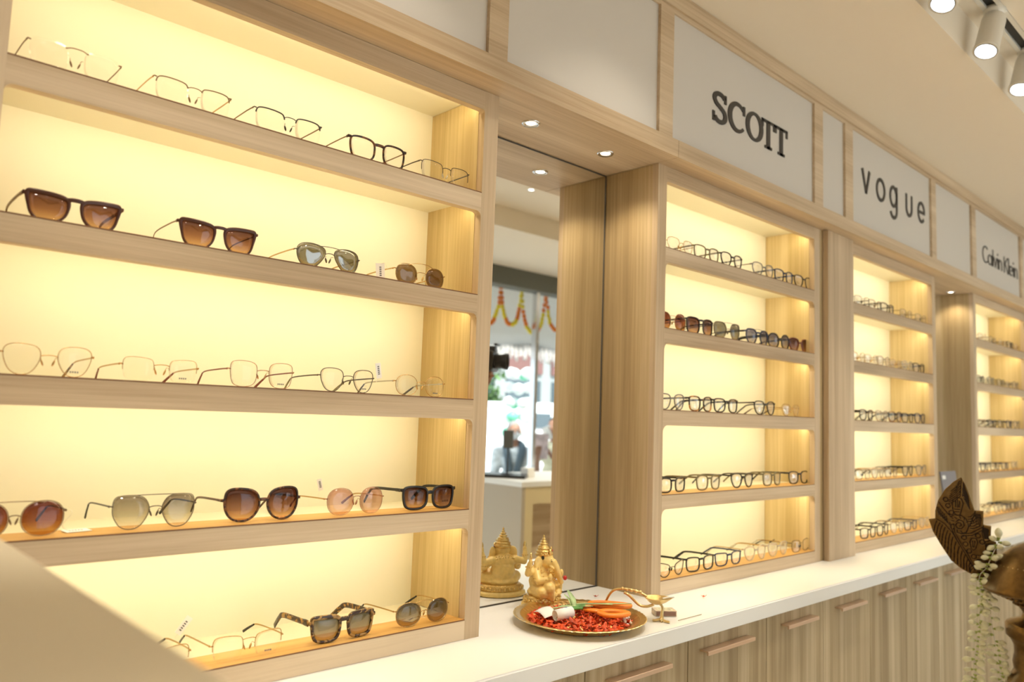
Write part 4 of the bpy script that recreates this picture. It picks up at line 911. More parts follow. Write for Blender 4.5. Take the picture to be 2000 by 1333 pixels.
for (a, b) in ((T(-.03, -.006, .030), T(.008, .002, .036)), (T(-.028, -.010, .029), T(.006, -.004, .034)), (T(-.02, .0, .032), T(.012, .006, .038))):
    sweep(bm, spline([a, a.lerp(b, .5)+Vector((0, 0, .002)), b], 4), .0030, .0028, seg=8)
obj('stem', bm, 'leafd', st, True)
# paper roll and strip
pr_ = thing('paper_roll', 'small roll of white printed paper resting on the petals', 'paper roll', (0, 0, 0))
a0_, b0_ = T(-.058, -.052, .028), T(-.020, -.030, .032)
ax = (b0_-a0_).normalized(); s_ = ax.cross(Vector((0, 0, 1))).normalized(); u_ = s_.cross(ax).normalized()
bm = bmesh.new()
def ringp(c, r, k, n=28): return c+s_*r*math.cos(2*PI*k/n)+u_*r*math.sin(2*PI*k/n)
R4 = [[bm.verts.new(ringp(c, r, k)) for k in range(28)] for c, r in ((a0_, .0120), (b0_, .0120), (b0_, .0098), (a0_, .0098))]
for i in range(4):
    A, B = R4[i], R4[(i+1) % 4]
    for k in range(28): bm.faces.new((A[k], A[(k+1) % 28], B[(k+1) % 28], B[k]))
obj('tube', bm, 'paper', pr_, True)
bm = bmesh.new()
for f0, f1, k0, k1 in ((.42, .62, 6.5, 10), (.62, .50, 10, 13), (.70, .58, 6.0, 9.5), (.5, .86, 8, 8.6), (.3, .5, 12, 9)):
    P = [ringp(a0_.lerp(b0_, f0+(f1-f0)*t/6), .01225, k0+(k1-k0)*t/6) for t in range(7)]
    sweep(bm, P, .0007, .0002, ref=ax, seg=4)
obj('print', bm, 'ink_blue', pr_)
bm = bmesh.new(); q = [T(-.104, -.004, .022), T(-.066, .006, .030), T(-.052, -.036, .030), T(-.080, -.052, .022)]
vs = [bm.verts.new(p) for p in q]; f = bm.faces.new(vs); bmesh.ops.subdivide_edges(bm, edges=bm.edges, cuts=4, use_grid_fill=True)
for v in bm.verts:
    d = (v.co-q[0]).length; v.co.z += .006*math.sin(d*60)
ps = obj('paper_slip', bm, 'paper', None, True); sm = ps.modifiers.new('thickness', 'SOLIDIFY'); sm.thickness = .0003
tag(ps, 'curling blank white paper slip beside the printed paper roll', 'paper')
bm = bmesh.new()
for k in range(16): ell(bm, T(.104+rnd.uniform(-.008, .008), -.012+rnd.uniform(-.03, .03), .010+rnd.uniform(0, .006)), (.004, .003, .003), Euler((rnd.random()*3, rnd.random()*3, 0)).to_matrix().to_4x4(), sub=1)
tag(obj('white_buds', bm, 'paper', None, True), 'little heap of white flower buds at the right rim of the tray', 'flower buds', kind='stuff')
for nm, (x, y), sz, lab in (('loose_petal', (1.592, .089), .014, 'single red petal on the countertop behind the tray'), ('loose_petal', (1.832, -.077), .015, 'single red petal on the countertop below the second display unit')):
    bm = bmesh.new(); petal(bm, (x, y, ZC+.0025), sz, .006, Euler((.3, .1, 2.2)).to_matrix(), .9); petal(bm, (x-.002, y+.002, ZC+.0035), sz*.6, .005, Euler((.5, .3, 1.2)).to_matrix(), .9)
    o = obj(nm, bm, 'petal', None, True); sm = o.modifiers.new('thickness', 'SOLIDIFY'); sm.thickness = .0004
    tag(o, lab, 'petal', 'loose red petals on the countertop')
bm = bmesh.new(); ell(bm, (1.524, .156, ZC+.0012), (.0030, .0018, .0012), sub=1); tag(obj('crumb', bm, 'brown', None, True), 'tiny dark speck on the countertop right of the figurine', 'crumb')

# ------------------------------------------------------------------ brass oil lamp (small, with handle)
dl = thing('oil_lamp', 'small polished brass oil lamp with long curved handle, on the countertop', 'oil lamp', (0, 0, 0))
def D(r, a, z): return Vector((1.534, -0.150, ZC+z))+ER*r+EA*a
bm = bmesh.new(); lathe(bm, [(.003, .036), (.010, .037), (.019, .042), (.0265, .050), (.028, .052), (.0255, .0515), (.018, .045), (.009, .041), (.0005, .040)], c=D(-.006, .006, 0), seg=36)
for v in bm.verts:
    d = (v.co-D(-.006, .006, v.co.z-ZC)); e = d.dot(ER)
    if e > 0: v.co += ER*e*.35*(max(0, e)/.028)**2
obj('bowl', bm, 'brass', dl, True)
bm = bmesh.new(); sweep(bm, spline([D(.000, .006, .040), D(.008, .004, .030), D(.006, .0, .016), D(.004, -.006, .006), D(.0, -.008, .003)], 6), [.0040, .0035, .003, .003, .0030, .003, .003, .003, .003, .0032, .0034, .0036, .004, .004, .0045, .0045, .005, .005, .0055, .0055, .006, .006, .006, .006, .005], seg=10)
for s in (-1, 1): sweep(bm, spline([D(.001, -.006, .006), D(s*.012+.002, -.010-.004*s, .003), D(s*.018+.002, -.012-.006*s, .0032)], 5), .0032, .0028, seg=8)
obj('foot', bm, 'brass', dl, True)
bm = bmesh.new()
sweep(bm, spline([D(-.012, .004, .036), D(-.028, .008, .030), D(-.045, .014, .032), D(-.066, .022, .050), D(-.078, .026, .056)], 7), .0032, .0032, seg=10)
sweep(bm, spline([D(-.028, .010, .052), D(-.045, .016, .060), D(-.070, .024, .064), D(-.098, .034, .060), D(-.112, .040, .044), D(-.120, .044, .022), D(-.122, .046, .0035)], 6), .0030, .0030, seg=10)
for k in range(5): ell(bm, D(-.042-.010*k, .015+.003*k, .060+.0012*k), .0046-.0002*k, sub=2)
ell(bm, D(-.122, .046, .0035), (.006, .006, .0034))
obj('handle', bm, 'brass', dl, True)
bm = bmesh.new(); sweep(bm, spline([D(.008, .004, .050), D(.022, .002, .0535), D(.034, .0, .055)], 4), .0022, .002, seg=8); obj('wick', bm, 'paper', dl, True)
mb = thing('matchbox', 'small matchbox behind the foot of the brass oil lamp', 'matchbox', (1.592, -.122, ZC), math.radians(-38))
bm = bmesh.new(); box(bm, -.0255, .0255, -.0175, .0175, .0005, .0135, bev=.0004); obj('sleeve', bm, plain('matchbox_card', (0.62, 0.50, 0.36), 0.6, var=.2, bscale=150), mb)
bm = bmesh.new(); box(bm, -.0235, .0235, -.0182, -.0176, .0022, .0118); box(bm, -.0235, .0235, .0176, .0182, .0022, .0118); obj('striker', bm, plain('striker_strip', (0.30, 0.17, 0.12), 0.9, bump=.5, bscale=700), mb)
bm = bmesh.new(); box(bm, -.019, .019, -.012, .012, .0135, .0138); obj('printed_panel', bm, plain('faded_print', (0.66, 0.62, 0.42), 0.6, var=.35, bscale=220), mb)
bm = bmesh.new(); sweep(bm, [Vector((1.572, -.176, ZC+.0015)), Vector((1.668, -.176, ZC+.0015))], .0009, seg=6); tag(obj('incense_stick', bm, plain('thin_wood_stick', (.45, .38, .28), .7), None), 'thin stick lying right of the oil lamp foot', 'stick')

# ------------------------------------------------------------------ tall brass lamp (foreground right)
LP = Vector((1.40504858, -0.82848681, 1.24289701)); E1 = Vector((0.28734702, -0.95782654, 0)); EN = Vector((0.95782654, 0.28734702, 0))
bl = thing('brass_lamp', 'tall antique brass peacock-style standing lamp at the right edge', 'standing lamp', (LP.x+E1.x*.099, LP.y+E1.y*.099, 0))
off = -Vector(bl.location)
outl = [(-3.8, 86.4), (1.8, 75.0), (5.1, 66.0), (9.4, 50.6), (13.7, 35.3), (26.1, 35.7), (25.3, 14.4), (35.8, 12.8), (34.5, -8.6), (42.0, -10.9), (42.7, -28.6), (39.1, -44.4), (30, -72), (22.1, -78.4), (10.7, -65.8), (-6.3, -57.6), (-20.0, -46.3), (-33.7, -24.3), (-45.2, -3.1), (-51.3, 15.7), (-41.8, 17.7), (-41.6, 30.5), (-37.3, 46.8), (-27.6, 64.8), (-15.6, 77.7)]
def seg_d(p, a, b):
    ax_, ay = a; bx, by = b; dx, dy = bx-ax_, by-ay; L2 = dx*dx+dy*dy
    t = 0 if L2 == 0 else max(0, min(1, ((p[0]-ax_)*dx+(p[1]-ay)*dy)/L2)); qx, qy = ax_+dx*t, ay+dy*t
    return math.hypot(p[0]-qx, p[1]-qy), (qx, qy)
def inside(p, poly):
    c = False; n = len(poly); j = n-1
    for i in range(n):
        xi, yi = poly[i]; xj, yj = poly[j]
        if (yi > p[1]) != (yj > p[1]) and p[0] < (xj-xi)*(p[1]-yi)/(yj-yi)+xi: c = not c
        j = i
    return c
strokes = [[(-3.9, 83.8), (-6.0, 57.2)], [(-1.0, 80), (-2.5, 56)],
 [(-17.4, 43.1), (-16.1, 49.9), (-10.2, 53.8), (-4.4, 51.6), (-1.8, 44.5), (-4.7, 33.7), (-7.2, 25.6), (-11.8, 25.2), (-16.4, 32.7), (-17.4, 43.1)],
 [(-12.6, 49), (-12.2, 38)], [(-9.6, 50), (-9.4, 38)], [(-6.8, 48), (-7.2, 38)], [(-14.5, 35), (-6.5, 35)], [(-13.5, 31), (-7.5, 31)],
 [(-37.5, 46), (-24.6, 28.0), (-16.4, 19.6)], [(-40.1, 17.3), (-28.4, 10.5), (-18.1, -1.6), (-5.7, -23.8), (5.4, -43.3), (13.1, -57.8)],
 [(-15.5, 11.7), (-14.6, -1.3), (-5.6, -18.6), (4.4, -35.6), (13, -55.5)], [(-21.5, 14), (-19, 4), (-11, -14), (-1, -32), (9, -52)],
 [(-13.2, 14.6), (-8.5, 19.0), (-2.7, 16.9), (-1.0, 10.5), (-5.2, 4.9), (-11.0, 5.6), (-13.2, 9.6), (-10.5, 14.0), (-6.5, 13.6), (-5, 10.5), (-8, 8.5)],
 [(-21.2, 21.7), (-14.1, 26.3), (-4.9, 25.8), (1.9, 19.9), (5.2, 9.8), (1.6, 0.4), (-5.4, -3.0), (-12, -1)], [(-5.4, -3.0), (8.4, -0.2), (24.5, 10.4), (25.7, 14.4)], [(-3, -6), (9.4, -4), (25.5, 6.4)],
 [(6.2, 9.8), (11.4, 24.4), (14.5, 34.8)], [(24.5, 10.4), (23.2, -0.0), (26.3, -12.6), (34.2, -9.1)], [(26, -12), (30, -26), (40, -30)],
 [(6, -14), (9, -8), (15, -8), (17, -14), (14, -24), (11, -27), (8, -24), (6, -14)], [(10, -12), (10.5, -22)], [(13, -12), (12.6, -22)]]
def lerp2(a, b, t): return (a[0]+(b[0]-a[0])*t, a[1]+(b[1]-a[1])*t)
def pl(P, t):
    k = t*(len(P)-1); i = min(int(k), len(P)-2); return lerp2(P[i], P[i+1], k-i)
mid = [(-40.1, 17.3), (-28.4, 10.5), (-18.1, -1.6), (-5.7, -23.8), (5.4, -43.3), (11, -57)]; edge = [(-51, 14), (-44, -6), (-33, -26), (-20, -47), (-6, -58), (6, -63)]
for k in range(15):
    t = (k+.4)/15; a = pl(mid, t); b = pl(edge, min(1, t+.16)); strokes.append([lerp2(a, b, .10), lerp2(lerp2(a, b, .5), (a[0]-4, a[1]-1), .3), lerp2(a, b, .92)])
for k in range(7):
    t = k/6; strokes.append([(-6.4+t*.6, 80-t*24), (-12-t*1.5, 69-t*21), (-19-t*4, 62-t*20)]); strokes.append([(-1.2, 78-t*24), (2.5+t*1.2, 64-t*20), (5.5+t*1.8, 56-t*20)])
for k in range(6): t = k/5; strokes.append([(-39+t*13, 40-t*17), (-38+t*13, 32-t*16), (-36+t*14, 24-t*14)])
for k in range(9): an = math.radians(20+k*32); strokes.append([(-7+9.5*math.cos(an), 11.5+9.5*math.sin(an)), (-7+13.0*math.cos(an+.15), 11.5+13.0*math.sin(an+.15))])
for k in range(6): t = k/5; strokes.append([(4+t*3, 24-t*17), (8+t*4, 25-t*18), (12+t*9, 30-t*18)])
for k in range(5): t = k/4; strokes.append([(13+t*8, 31-t*1), (15+t*7, 24-t*2), (11+t*9, 16-t*4)])
for k in range(5): t = k/4; strokes.append([(26+t*6, 10-t*2), (25+t*6, 1-t*2), (27+t*5, -8)]); strokes.append([(29+t*9, -14-t*1.5), (28+t*8, -22), (31+t*6, -28)])
for k in range(6): t = k/5; strokes.append([(16+t*4-2, -34-t*34), (24+t*4, -34-t*32), (36-t*3, -38-t*30)])
rings_ = [(-26.6, 49.0), (-23.3, 39.5), (-18.7, 29.3), (-1.8, -8.3), (0.1, -18.0), (5.2, -28.3), (11.6, -36.6), (17.1, -45.7), (17.5, -3.7), (22.9, -12.9)]
for c in rings_: strokes.append([(c[0]+3.4*math.cos(a*PI/6), c[1]+3.4*math.sin(a*PI/6)) for a in range(13)])
segs = []
for s in strokes:
    for a, b in zip(s, s[1:]): segs.append((a, b, min(a[0], b[0])-1.5, max(a[0], b[0])+1.5, min(a[1], b[1])-1.5, max(a[1], b[1])+1.5))
bm = bmesh.new(); st_ = .62; gx = int(98/st_); gz = int(168/st_); grid = {}
ob = [(a, b) for a, b in zip(outl, outl[1:]+outl[:1])]
def leafv(x, z):
    best = (1e9, None)
    for a, b in ob:
        d, q = seg_d((x, z), a, b)
        if d < best[0]: best = (d, q)
    ins = inside((x, z), outl); de, q = best
    if not ins:
        if de > st_*.9: return None
        x, z = q; de = 0
    d = 9
    for a, b, xa, xb, za, zb_ in segs:
        if xa < x < xb and za < z < zb_: d = min(d, seg_d((x, z), a, b)[0])
    g = max(0, 1-(d/1.05)**2)*1.5
    rim = min(1, de/1.6); h = 3.2+1.4*math.sqrt(rim)-g*rim+.9*math.cos((x+5)/26)
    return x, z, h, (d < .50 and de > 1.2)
for i in range(gx+1):
    for j in range(gz+1):
        r_ = leafv(-53+i*st_, -80+j*st_)
        if r_:
            x, z, h, dk_ = r_; bend = ((z+20)/100)**2*9
            grid[i, j] = (bm.verts.new(LP+off+E1*x*.001+Vector((0, 0, z*.001))-EN*(h-bend)*.001), bm.verts.new(LP+off+E1*x*.001+Vector((0, 0, z*.001))+EN*(3.0+bend)*.001), dk_)
cnt = {}
for (i, j), v in list(grid.items()):
    q = [(i, j), (i+1, j), (i+1, j+1), (i, j+1)]
    if all(k in grid for k in q):
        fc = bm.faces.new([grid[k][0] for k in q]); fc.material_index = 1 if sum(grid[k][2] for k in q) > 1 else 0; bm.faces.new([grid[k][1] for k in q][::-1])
        for a, b in zip(q, q[1:]+q[:1]): cnt[frozenset((a, b))] = cnt.get(frozenset((a, b)), 0)+1
for e, c in cnt.items():
    if c == 1:
        a, b = tuple(e); bm.faces.new((grid[a][0], grid[b][0], grid[b][1], grid[a][1]))
bmesh.ops.delete(bm, geom=[v for v in bm.verts if not v.link_faces], context='VERTS')
tl = obj('tail_leaf', bm, 'oldbrass', bl, True); tl.data.materials.append(M['groove_dark'])
zoff = LP.z
def mm(P): return [(r*.001, z*.001+zoff) for r, z in P]
bm = bmesh.new(); lathe(bm, mm([(1, -6), (20.5, -9), (36, -17), (49.7, -28), (64, -50), (74, -70), (78, -77), (78, -81), (74, -84), (70, -83.5)]), seg=72)
obj('dish', bm, 'oldbrass', bl, True)
bm = bmesh.new()
for k in range(46):
    a = 2*PI*k/46
    for r_, z_ in ((58, -43), (44, -25.5)): ell(bm, (r_*.001*math.cos(a), r_*.001*math.sin(a), zoff+z_*.001), (.0016, .0016, .0016), sub=1)
obj('beaded_bands', bm, 'brass', bl, True)
bm = bmesh.new(); lathe(bm, mm([(70, -84), (56, -86), (42, -93), (30, -104.6), (25, -112), (27, -120), (46, -128), (48.5, -131), (47.6, -147.6), (42, -153), (37.5, -162), (37, -173), (39.7, -187), (38, -198), (47, -212), (52, -230), (50, -245), (36, -258), (30, -300), (30, -500), (38, -520), (30, -540), (30, -900), (44, -930), (34, -960), (60, -1040), (110, -1150), (140, -1200), (150, -1225), (150, -1242.4), (10, -1242.4)]), seg=56)
for k in range(34):
    a = 2*PI*k/34
    for r_, z_, s in ((60, -87, 5), (47, -92, 5), (35, -100, 4)): ell(bm, (r_*.001*math.cos(a+z_), r_*.001*math.sin(a+z_), zoff+z_*.001), (.001*s*.8, .001*s*.8, .0022), sub=1)
obj('stem', bm, 'oldbrass', bl, True)
bm = bmesh.new()
neck = spline([(.0, .0, zoff-.004), (.010, -.012, zoff+.02), (.000, -.030, zoff+.045), (-.018, -.036, zoff+.052), (-.03, -.03, zoff+.045)], 6)
neck = [Vector((0.045, -.05, 0))+p for p in neck]; neck[0].z -= .03
sweep(bm, neck, [.016-.010*i/len(neck) for i in range(len(neck))], seg=12); obj('peacock_neck', bm, 'oldbrass', bl, True)
# jasmine
M['bud'] = plain('jasmine_bud', (0.80, 0.78, 0.55), 0.5, var=.12, bscale=60)
M['bud_green'] = plain('jasmine_calyx', (0.36, 0.42, 0.10), 0.6)
jg = thing('jasmine_garland', 'hanging strands of cream jasmine buds draped over the brass lamp tail', 'garland', tuple(LP))
def J(x, z, d=0): return E1*x*.001+Vector((0, 0, z*.001))-EN*d*.001
sA = spline([J(46, -8, 4), J(36, -30, 12), J(28, -50, 12), J(18, -66, 10), J(19, -95, 9), J(17, -130, 9), J(12, -165, 9), J(9, -200, 9), J(6, -232, 9), J(5, -262, 9)], 5)
sB = spline([J(20, -78, 8), J(27, -92, 3), J(31, -120, 3), J(37, -160, 3), J(42, -195, 3), J(45, -225, 3), J(47, -262, 3)], 5)
for s in (sA, sB):
    bm = bmesh.new(); sweep(bm, s, .0006, seg=6); obj('string', bm, 'thread', jg)
bm = bmesh.new()
L = .0115
prof = [(.0004, 0), (.0016, .0012), (.0030, .0035), (.0037, .0062), (.0030, .0088), (.0014, .0108), (.0003, .0116)]
lathe(bm, prof, seg=12); bud0 = bm
bud = obj('bud', bm, 'bud', jg, True)
bm = bmesh.new(); lathe(bm, [(.0004, -.003), (.0008, -.002), (.0019, .0005), (.0016, .0018)], seg=8); cal = obj('calyx', bm, 'bud_green', bud, True)
first = True; rj = random.Random(11); nb = 0
def put_bud(p, d, s):
    global first, nb
    if first: b = bud; first = False
    else:
        b = bud.copy(); COL.objects.link(b); c = cal.copy(); COL.objects.link(c); c.parent = b; b.parent = jg
    b.location = p; b.rotation_euler = d.to_track_quat('Z', 'Y').to_euler(); b.scale = (s, s, s); nb += 1
for s, a, stp in ((sA, 0, 1), (sB, 3, 1)):
    for i in range(a, len(s), stp):
        dense = 1 if i % 2 or i < 16 else 2
        for q in range(dense):
            side = 1 if (i+q) % 2 else -1
            d = E1*side*rj.uniform(.6, 1)-EN*rj.uniform(-.1, .7)+Vector((0, 0, rj.uniform(-.5, .35)))
            p = s[i]+d.normalized()*.003+Vector((0, 0, rj.uniform(-.002, .002)))
            if nb < 98: put_bud(p, d, rj.uniform(.95, 1.3))
put_bud(J(45, -4, 8), Vector((0, 0, 1))-EN*.3, 1.5)
# acrylic sign holder in the far recess
ah = thing('sign_holder', 'small grey sign board standing on the countertop behind the brass lamp tail', 'sign holder', (3.965, -.03, ZC), 0)
bm = bmesh.new(); box(bm, -.10, .10, -.003, .003, .004, .280)
o = obj('board', bm, plain('grey_board', (0.23, 0.22, 0.24), 0.4), ah); o.rotation_euler = (math.radians(-8), 0, 0)
bm = bmesh.new(); box(bm, -.10, .10, -.03, .05, .0004, .004); obj('foot', bm, 'tag', ah)
bm = bmesh.new(); box(bm, -.085, -.045, -.0036, -.003, .245, .262); bx = obj('white_mark', bm, 'tag', ah); bx.rotation_euler = (math.radians(-8), 0, 0)

# ================================================================== what the mirror shows: the shop behind the camera and the street
M['desk_cream'] = plain('cream_desk_board', (0.72, 0.60, 0.36), 0.5)
M['desk_grey'] = plain('greige_desk_side', (0.50, 0.43, 0.33), 0.55)
dk = thing('service_desk', 'beige service desk with recessed wood front, reflected in the mirror', 'desk', (3.46, -2.56, 0))
bm = bmesh.new(); box(bm, 0.0, 0.03, 0.0, 0.65, 0, 0.965); obj('end_panel', bm, 'desk_grey', dk)
bm = bmesh.new(); box(bm, 0.0305, 2.0, 0.60, 0.65, 0.86, 0.965); box(bm, 0.0305, 0.10, 0.60, 0.65, 0, 0.86); obj('front_frame', bm, 'desk_cream', dk)
bm = bmesh.new(); box(bm, 0.1005, 2.0, 0.56, 0.58, 0, 0.8595); obj('front_panel', bm, 'wood_h', dk)
bm = bmesh.new(); box(bm, -0.005, 2.0, -0.005, 0.655, 0.966, 1.0, bev=.002); obj('top', bm, 'white_top', dk)
lp = thing('laptop', 'closed black laptop lying on the reflected desk', 'laptop', (3.62, -2.27, 1.0005), math.radians(52))
bm = bmesh.new(); box(bm, -.17, .17, -.12, .12, .001, .012, bev=.002); obj('base', bm, 'black_matt', lp)
bm = bmesh.new(); box(bm, -.17, .17, -.12, .12, .0125, .020, bev=.002); obj('lid', bm, 'black_matt', lp)
sd = thing('desk_stand', 'thin black desk stand with a small dark display, reflected in the mirror', 'stand', (3.62, -2.22, 1.021))
bm = bmesh.new(); lathe(bm, [(.04, .0), (.04, .006), (.007, .010), (.005, .15), (.005, .20)], seg=20); obj('pole', bm, 'black_matt', sd)
bm = bmesh.new(); box(bm, -.035, .035, -.008, .008, .17, .29, bev=.003); d_ = obj('display', bm, plain('dark_display', (.09, .10, .11), .2), sd); d_.rotation_euler = (0, 0, math.radians(40))
wb = boxo('card_box', (3.765, 3.83, -2.24, -2.17, 1.0005, 1.06), 'tag', bev=.002); tag(wb, 'small white box on the right end of the reflected desk', 'box')

# street
bm = bmesh.new(); box(bm, -4, 24, -26, -2.95, -0.30, -0.20); tag(obj('pavement', bm, plain('pale_pavement', (0.50, 0.48, 0.45), .8, var=.1, bscale=3)), kind='structure')
# marigold garlands
M['marigold_o'] = plain('orange_marigold', (0.80, 0.20, 0.01), .7, bump=1, bscale=160)
M['marigold_y'] = plain('yellow_marigold', (0.85, 0.68, 0.03), .7, bump=1, bscale=160)
def flower(bm, c, r):
    ell(bm, c, (r, r*.8, r), sub=1)
    for k in range(6):
        a = k*PI/3; ell(bm, (c[0]+r*.6*math.cos(a), c[1], c[2]+r*.6*math.sin(a)), (r*.5, r*.6, r*.5), sub=1)
swags = [(3.93, 4.225, 2.44, 2.13), (4.225, 4.465, 2.44, 2.15), (4.465, 4.765, 2.46, 2.11), (4.765, 5.06, 2.48, 2.16)]
for i, (xa, xb, zt_, zb_) in enumerate(swags):
    g_ = thing('marigold_garland', ['leftmost reflected swag of orange and yellow marigolds', 'second reflected marigold swag from the left', 'middle reflected marigold swag over the doorway', 'rightmost reflected swag of marigolds'][i], 'garland', (0, -3.0-.01*i, 0), group='marigold swags across the shop front')
    A = bmesh.new(); B = bmesh.new(); S_ = []
    for k in range(24):
        t = k/23; t = .5+(.5*math.copysign(abs(2*t-1)**.62, 2*t-1)); x = xa+(xb-xa)*t; z = zb_+(zt_-zb_)*abs(2*t-1)**2.0; z = zb_+(zt_-zb_)*(abs(2*t-1)**2.9)
        S_.append((x, 0, z)); flower(A if (k//4+i) % 2 else B, (x, random.uniform(-.006, .006), z), .0195)
    obj('orange_flowers', A, 'marigold_o', g_, True); obj('yellow_flowers', B, 'marigold_y', g_, True)
    bm = bmesh.new(); sweep(bm, S_, .002, ref=Vector((0, 1, 0)), seg=5); obj('string', bm, 'thread', g_)
# awning
M['awning'] = plain('white_awning_cloth', (0.86, 0.86, 0.86), .8)
M['fringe'] = plain('grey_white_fringe', (0.62, 0.60, 0.60), .9, var=.2, bscale=40)
aw = thing('awning', 'white cloth awning with fringed lower edge outside the shop front, reflected', 'awning', (0, 0, 0))
bm = bmesh.new(); n = 60
top = []; 
def awp(k, j):
    x = 3.2+3.4*k/n; s = .012*math.sin(k*1.3); return (x, -3.12-.50*j+s*(1-j), 2.70-.60*j+.05*math.sin(PI*((x-3.9)/1.3 % 1))*j*-1)
gr = [[bm.verts.new(awp(k, j/6)) for j in range(7)] for k in range(n+1)]
for k in range(n):
    for j in range(6): bm.faces.new((gr[k][j], gr[k+1][j], gr[k+1][j+1], gr[k][j+1]))
o = obj('canopy', bm, 'awning', aw, True); s = o.modifiers.new('thickness', 'SOLIDIFY'); s.thickness = .01
bm = bmesh.new()
for k in range(n*2):
    x, y, z = awp(k/2, 1); h = .13+.03*math.sin(k*1.7); box(bm, x-.012, x+.012, y-.004+.01*(k % 2), y+.004+.01*(k % 2), z-h-.008, z-.008)
obj('fringe', bm, 'fringe', aw)
# balloon column
M['bal_w'] = plain('white_balloon', (0.85, 0.88, 0.87), .25); M['bal_g'] = plain('mint_green_balloon', (0.20, 0.70, 0.45), .25)
bm = bmesh.new(); lathe(bm, [(.002, -.072), (.006, -.070), (.004, -.064), (.030, -.045), (.048, -.01), (.050, .015), (.038, .045), (.015, .058), (.001, .060)], seg=20)
b0 = obj('balloon', bm, 'bal_w', None, True); bmw = b0.data; bmg = b0.data.copy(); bmg.materials.clear(); bmg.materials.append(M['bal_g'])
first_b = True; col_c = Vector((6.17, -4.78, 0))
for lv in range(13):
    for q in range(4):
        o = b0 if first_b else b0.copy()
        if not first_b: COL.objects.link(o)
        first_b = False; a = lv*.5+q*PI/2; d = Vector((math.cos(a), math.sin(a), 0))
        o.location = col_c+d*.10+Vector((0, 0, -.10+lv*.165+(q % 2)*.02)); o.scale = (1.28, 1.28, 1.28); o.rotation_euler = d.to_track_quat('Z', 'Y').to_euler()
        green = (q == 0 and lv % 2 == 0) or (q == 3 and lv % 4 == 1)
        o.data = bmg if green else bmw
        tag(o, ('mint green' if green else 'white')+' balloon in the reflected balloon column by the doorway', 'balloon', 'mint green balloons of the column' if green else 'white balloons of the column')
# van
vn = thing('van', 'white van parked on the street, reflected in the mirror', 'van', (8.0, -8.0, -0.2))
M['van_white'] = plain('white_car_paint', (0.85, 0.86, 0.87), .25); M['car_glass'] = plain('dark_car_glass', (0.10, 0.13, 0.15), .08); M['tyre'] = plain('black_rubber', (.02, .02, .02), .7)
bm = bmesh.new(); prism(bm, [(-.1, .35), (0.0, 1.15), (.75, 1.30), (1.25, 1.86), (4.4, 1.88), (4.5, 1.7), (4.5, .35)], -1.8, 0); bmesh.ops.bevel(bm, geom=bm.edges[:], offset=.05, segments=2, affect='EDGES'); obj('body', bm, 'van_white', vn)
for a, b in ((1.62, 2.08), (2.25, 3.1), (3.25, 4.2)):
    bm = bmesh.new(); box(bm, a, b, .001, .015, 1.42, 1.68, bev=.005); obj('side_window', bm, 'car_glass', vn)
for x in (.75, 3.6):
    bm = bmesh.new(); lathe(bm, [(.05, -.1), (.30, -.1), (.33, -.06), (.33, .06), (.30, .1), (.18, .1), (.17, .07), (.05, .08)], seg=32)
    bmesh.ops.rotate(bm, verts=bm.verts, cent=(0, 0, 0), matrix=Matrix.Rotation(-PI/2, 3, 'X')); obj('wheel', bm, 'tyre', vn, False, (x, -.09, .33))
# building across the street
bd = thing('building', 'grey building across the street with a strip of dark windows, reflected', 'building', (9.0, -15, -0.2))
bm = bmesh.new(); box(bm, 0, 14, -4, 0, 0, 4.2); obj('wall', bm, plain('grey_render', (.34, .37, .37), .8), bd)
bm = bmesh.new(); box(bm, -.3, 14.3, -4.3, .5, 4.2, 4.5); obj('roof', bm, plain('pale_roof_edge', (.7, .72, .72), .7), bd)
for k in range(7):
    bm = bmesh.new(); box(bm, .8+1.9*k, 2.2+1.9*k, .001, .05, 1.3, 2.7); wn = obj('window', bm, 'car_glass', bd)
    bm = bmesh.new(); box(bm, .75+1.9*k, 2.25+1.9*k, .001, .08, 2.9, 3.5); obj('shutter_band', bm, plain('brown_shutter', (.22, .11, .10), .7), bd)
# trees
M['foliage'] = plain('green_foliage', (.10, .19, .06), .8, var=.5, bscale=6); M['bark'] = plain('bark', (.16, .11, .07), .9)
def tree(loc, h, r, lab, seed):
    t = thing('tree', lab, 'tree', loc, group='street trees'); R_ = random.Random(seed)
    bm = bmesh.new(); sweep(bm, spline([(0, 0, 0), (.05, .02, h*.3), (-.04, 0, h*.6), (0, 0, h*.8)], 5), [.11-.004*i for i in range(16)], ref=Vector((0, 1, 0)), seg=10); obj('trunk', bm, 'bark', t, True)
    bm = bmesh.new()
    for k in range(2600):
        v = Vector((R_.gauss(0, 1), R_.gauss(0, 1), R_.gauss(0, 1))).normalized()*(R_.random()**.4)
        c = Vector((v.x*r, v.y*r, h*.62+v.z*h*.42)); c += Vector([noise.noise(c*1.7+Vector((k2*7, 0, 0)))*.35 for k2 in range(3)])
        Rm = Euler((R_.random()*6, R_.random()*6, R_.random()*6)).to_matrix(); s = R_.uniform(.05, .11)
        vs = [bm.verts.new(c+Rm @ Vector(p)*s) for p in ((-1, 0, 0), (0, -.45, .1), (1, 0, 0), (0, .45, .1))]; bm.faces.new(vs)
    obj('foliage', bm, 'foliage', t)
tree((11.0, -11.3, -.2), 3.0, .70, 'bushy green tree by the street, reflected left of the balloons', 1)
tree((19.6, -12.8, -.2), 3.0, 1.0, 'green tree in front of the grey building, reflected at right', 2)

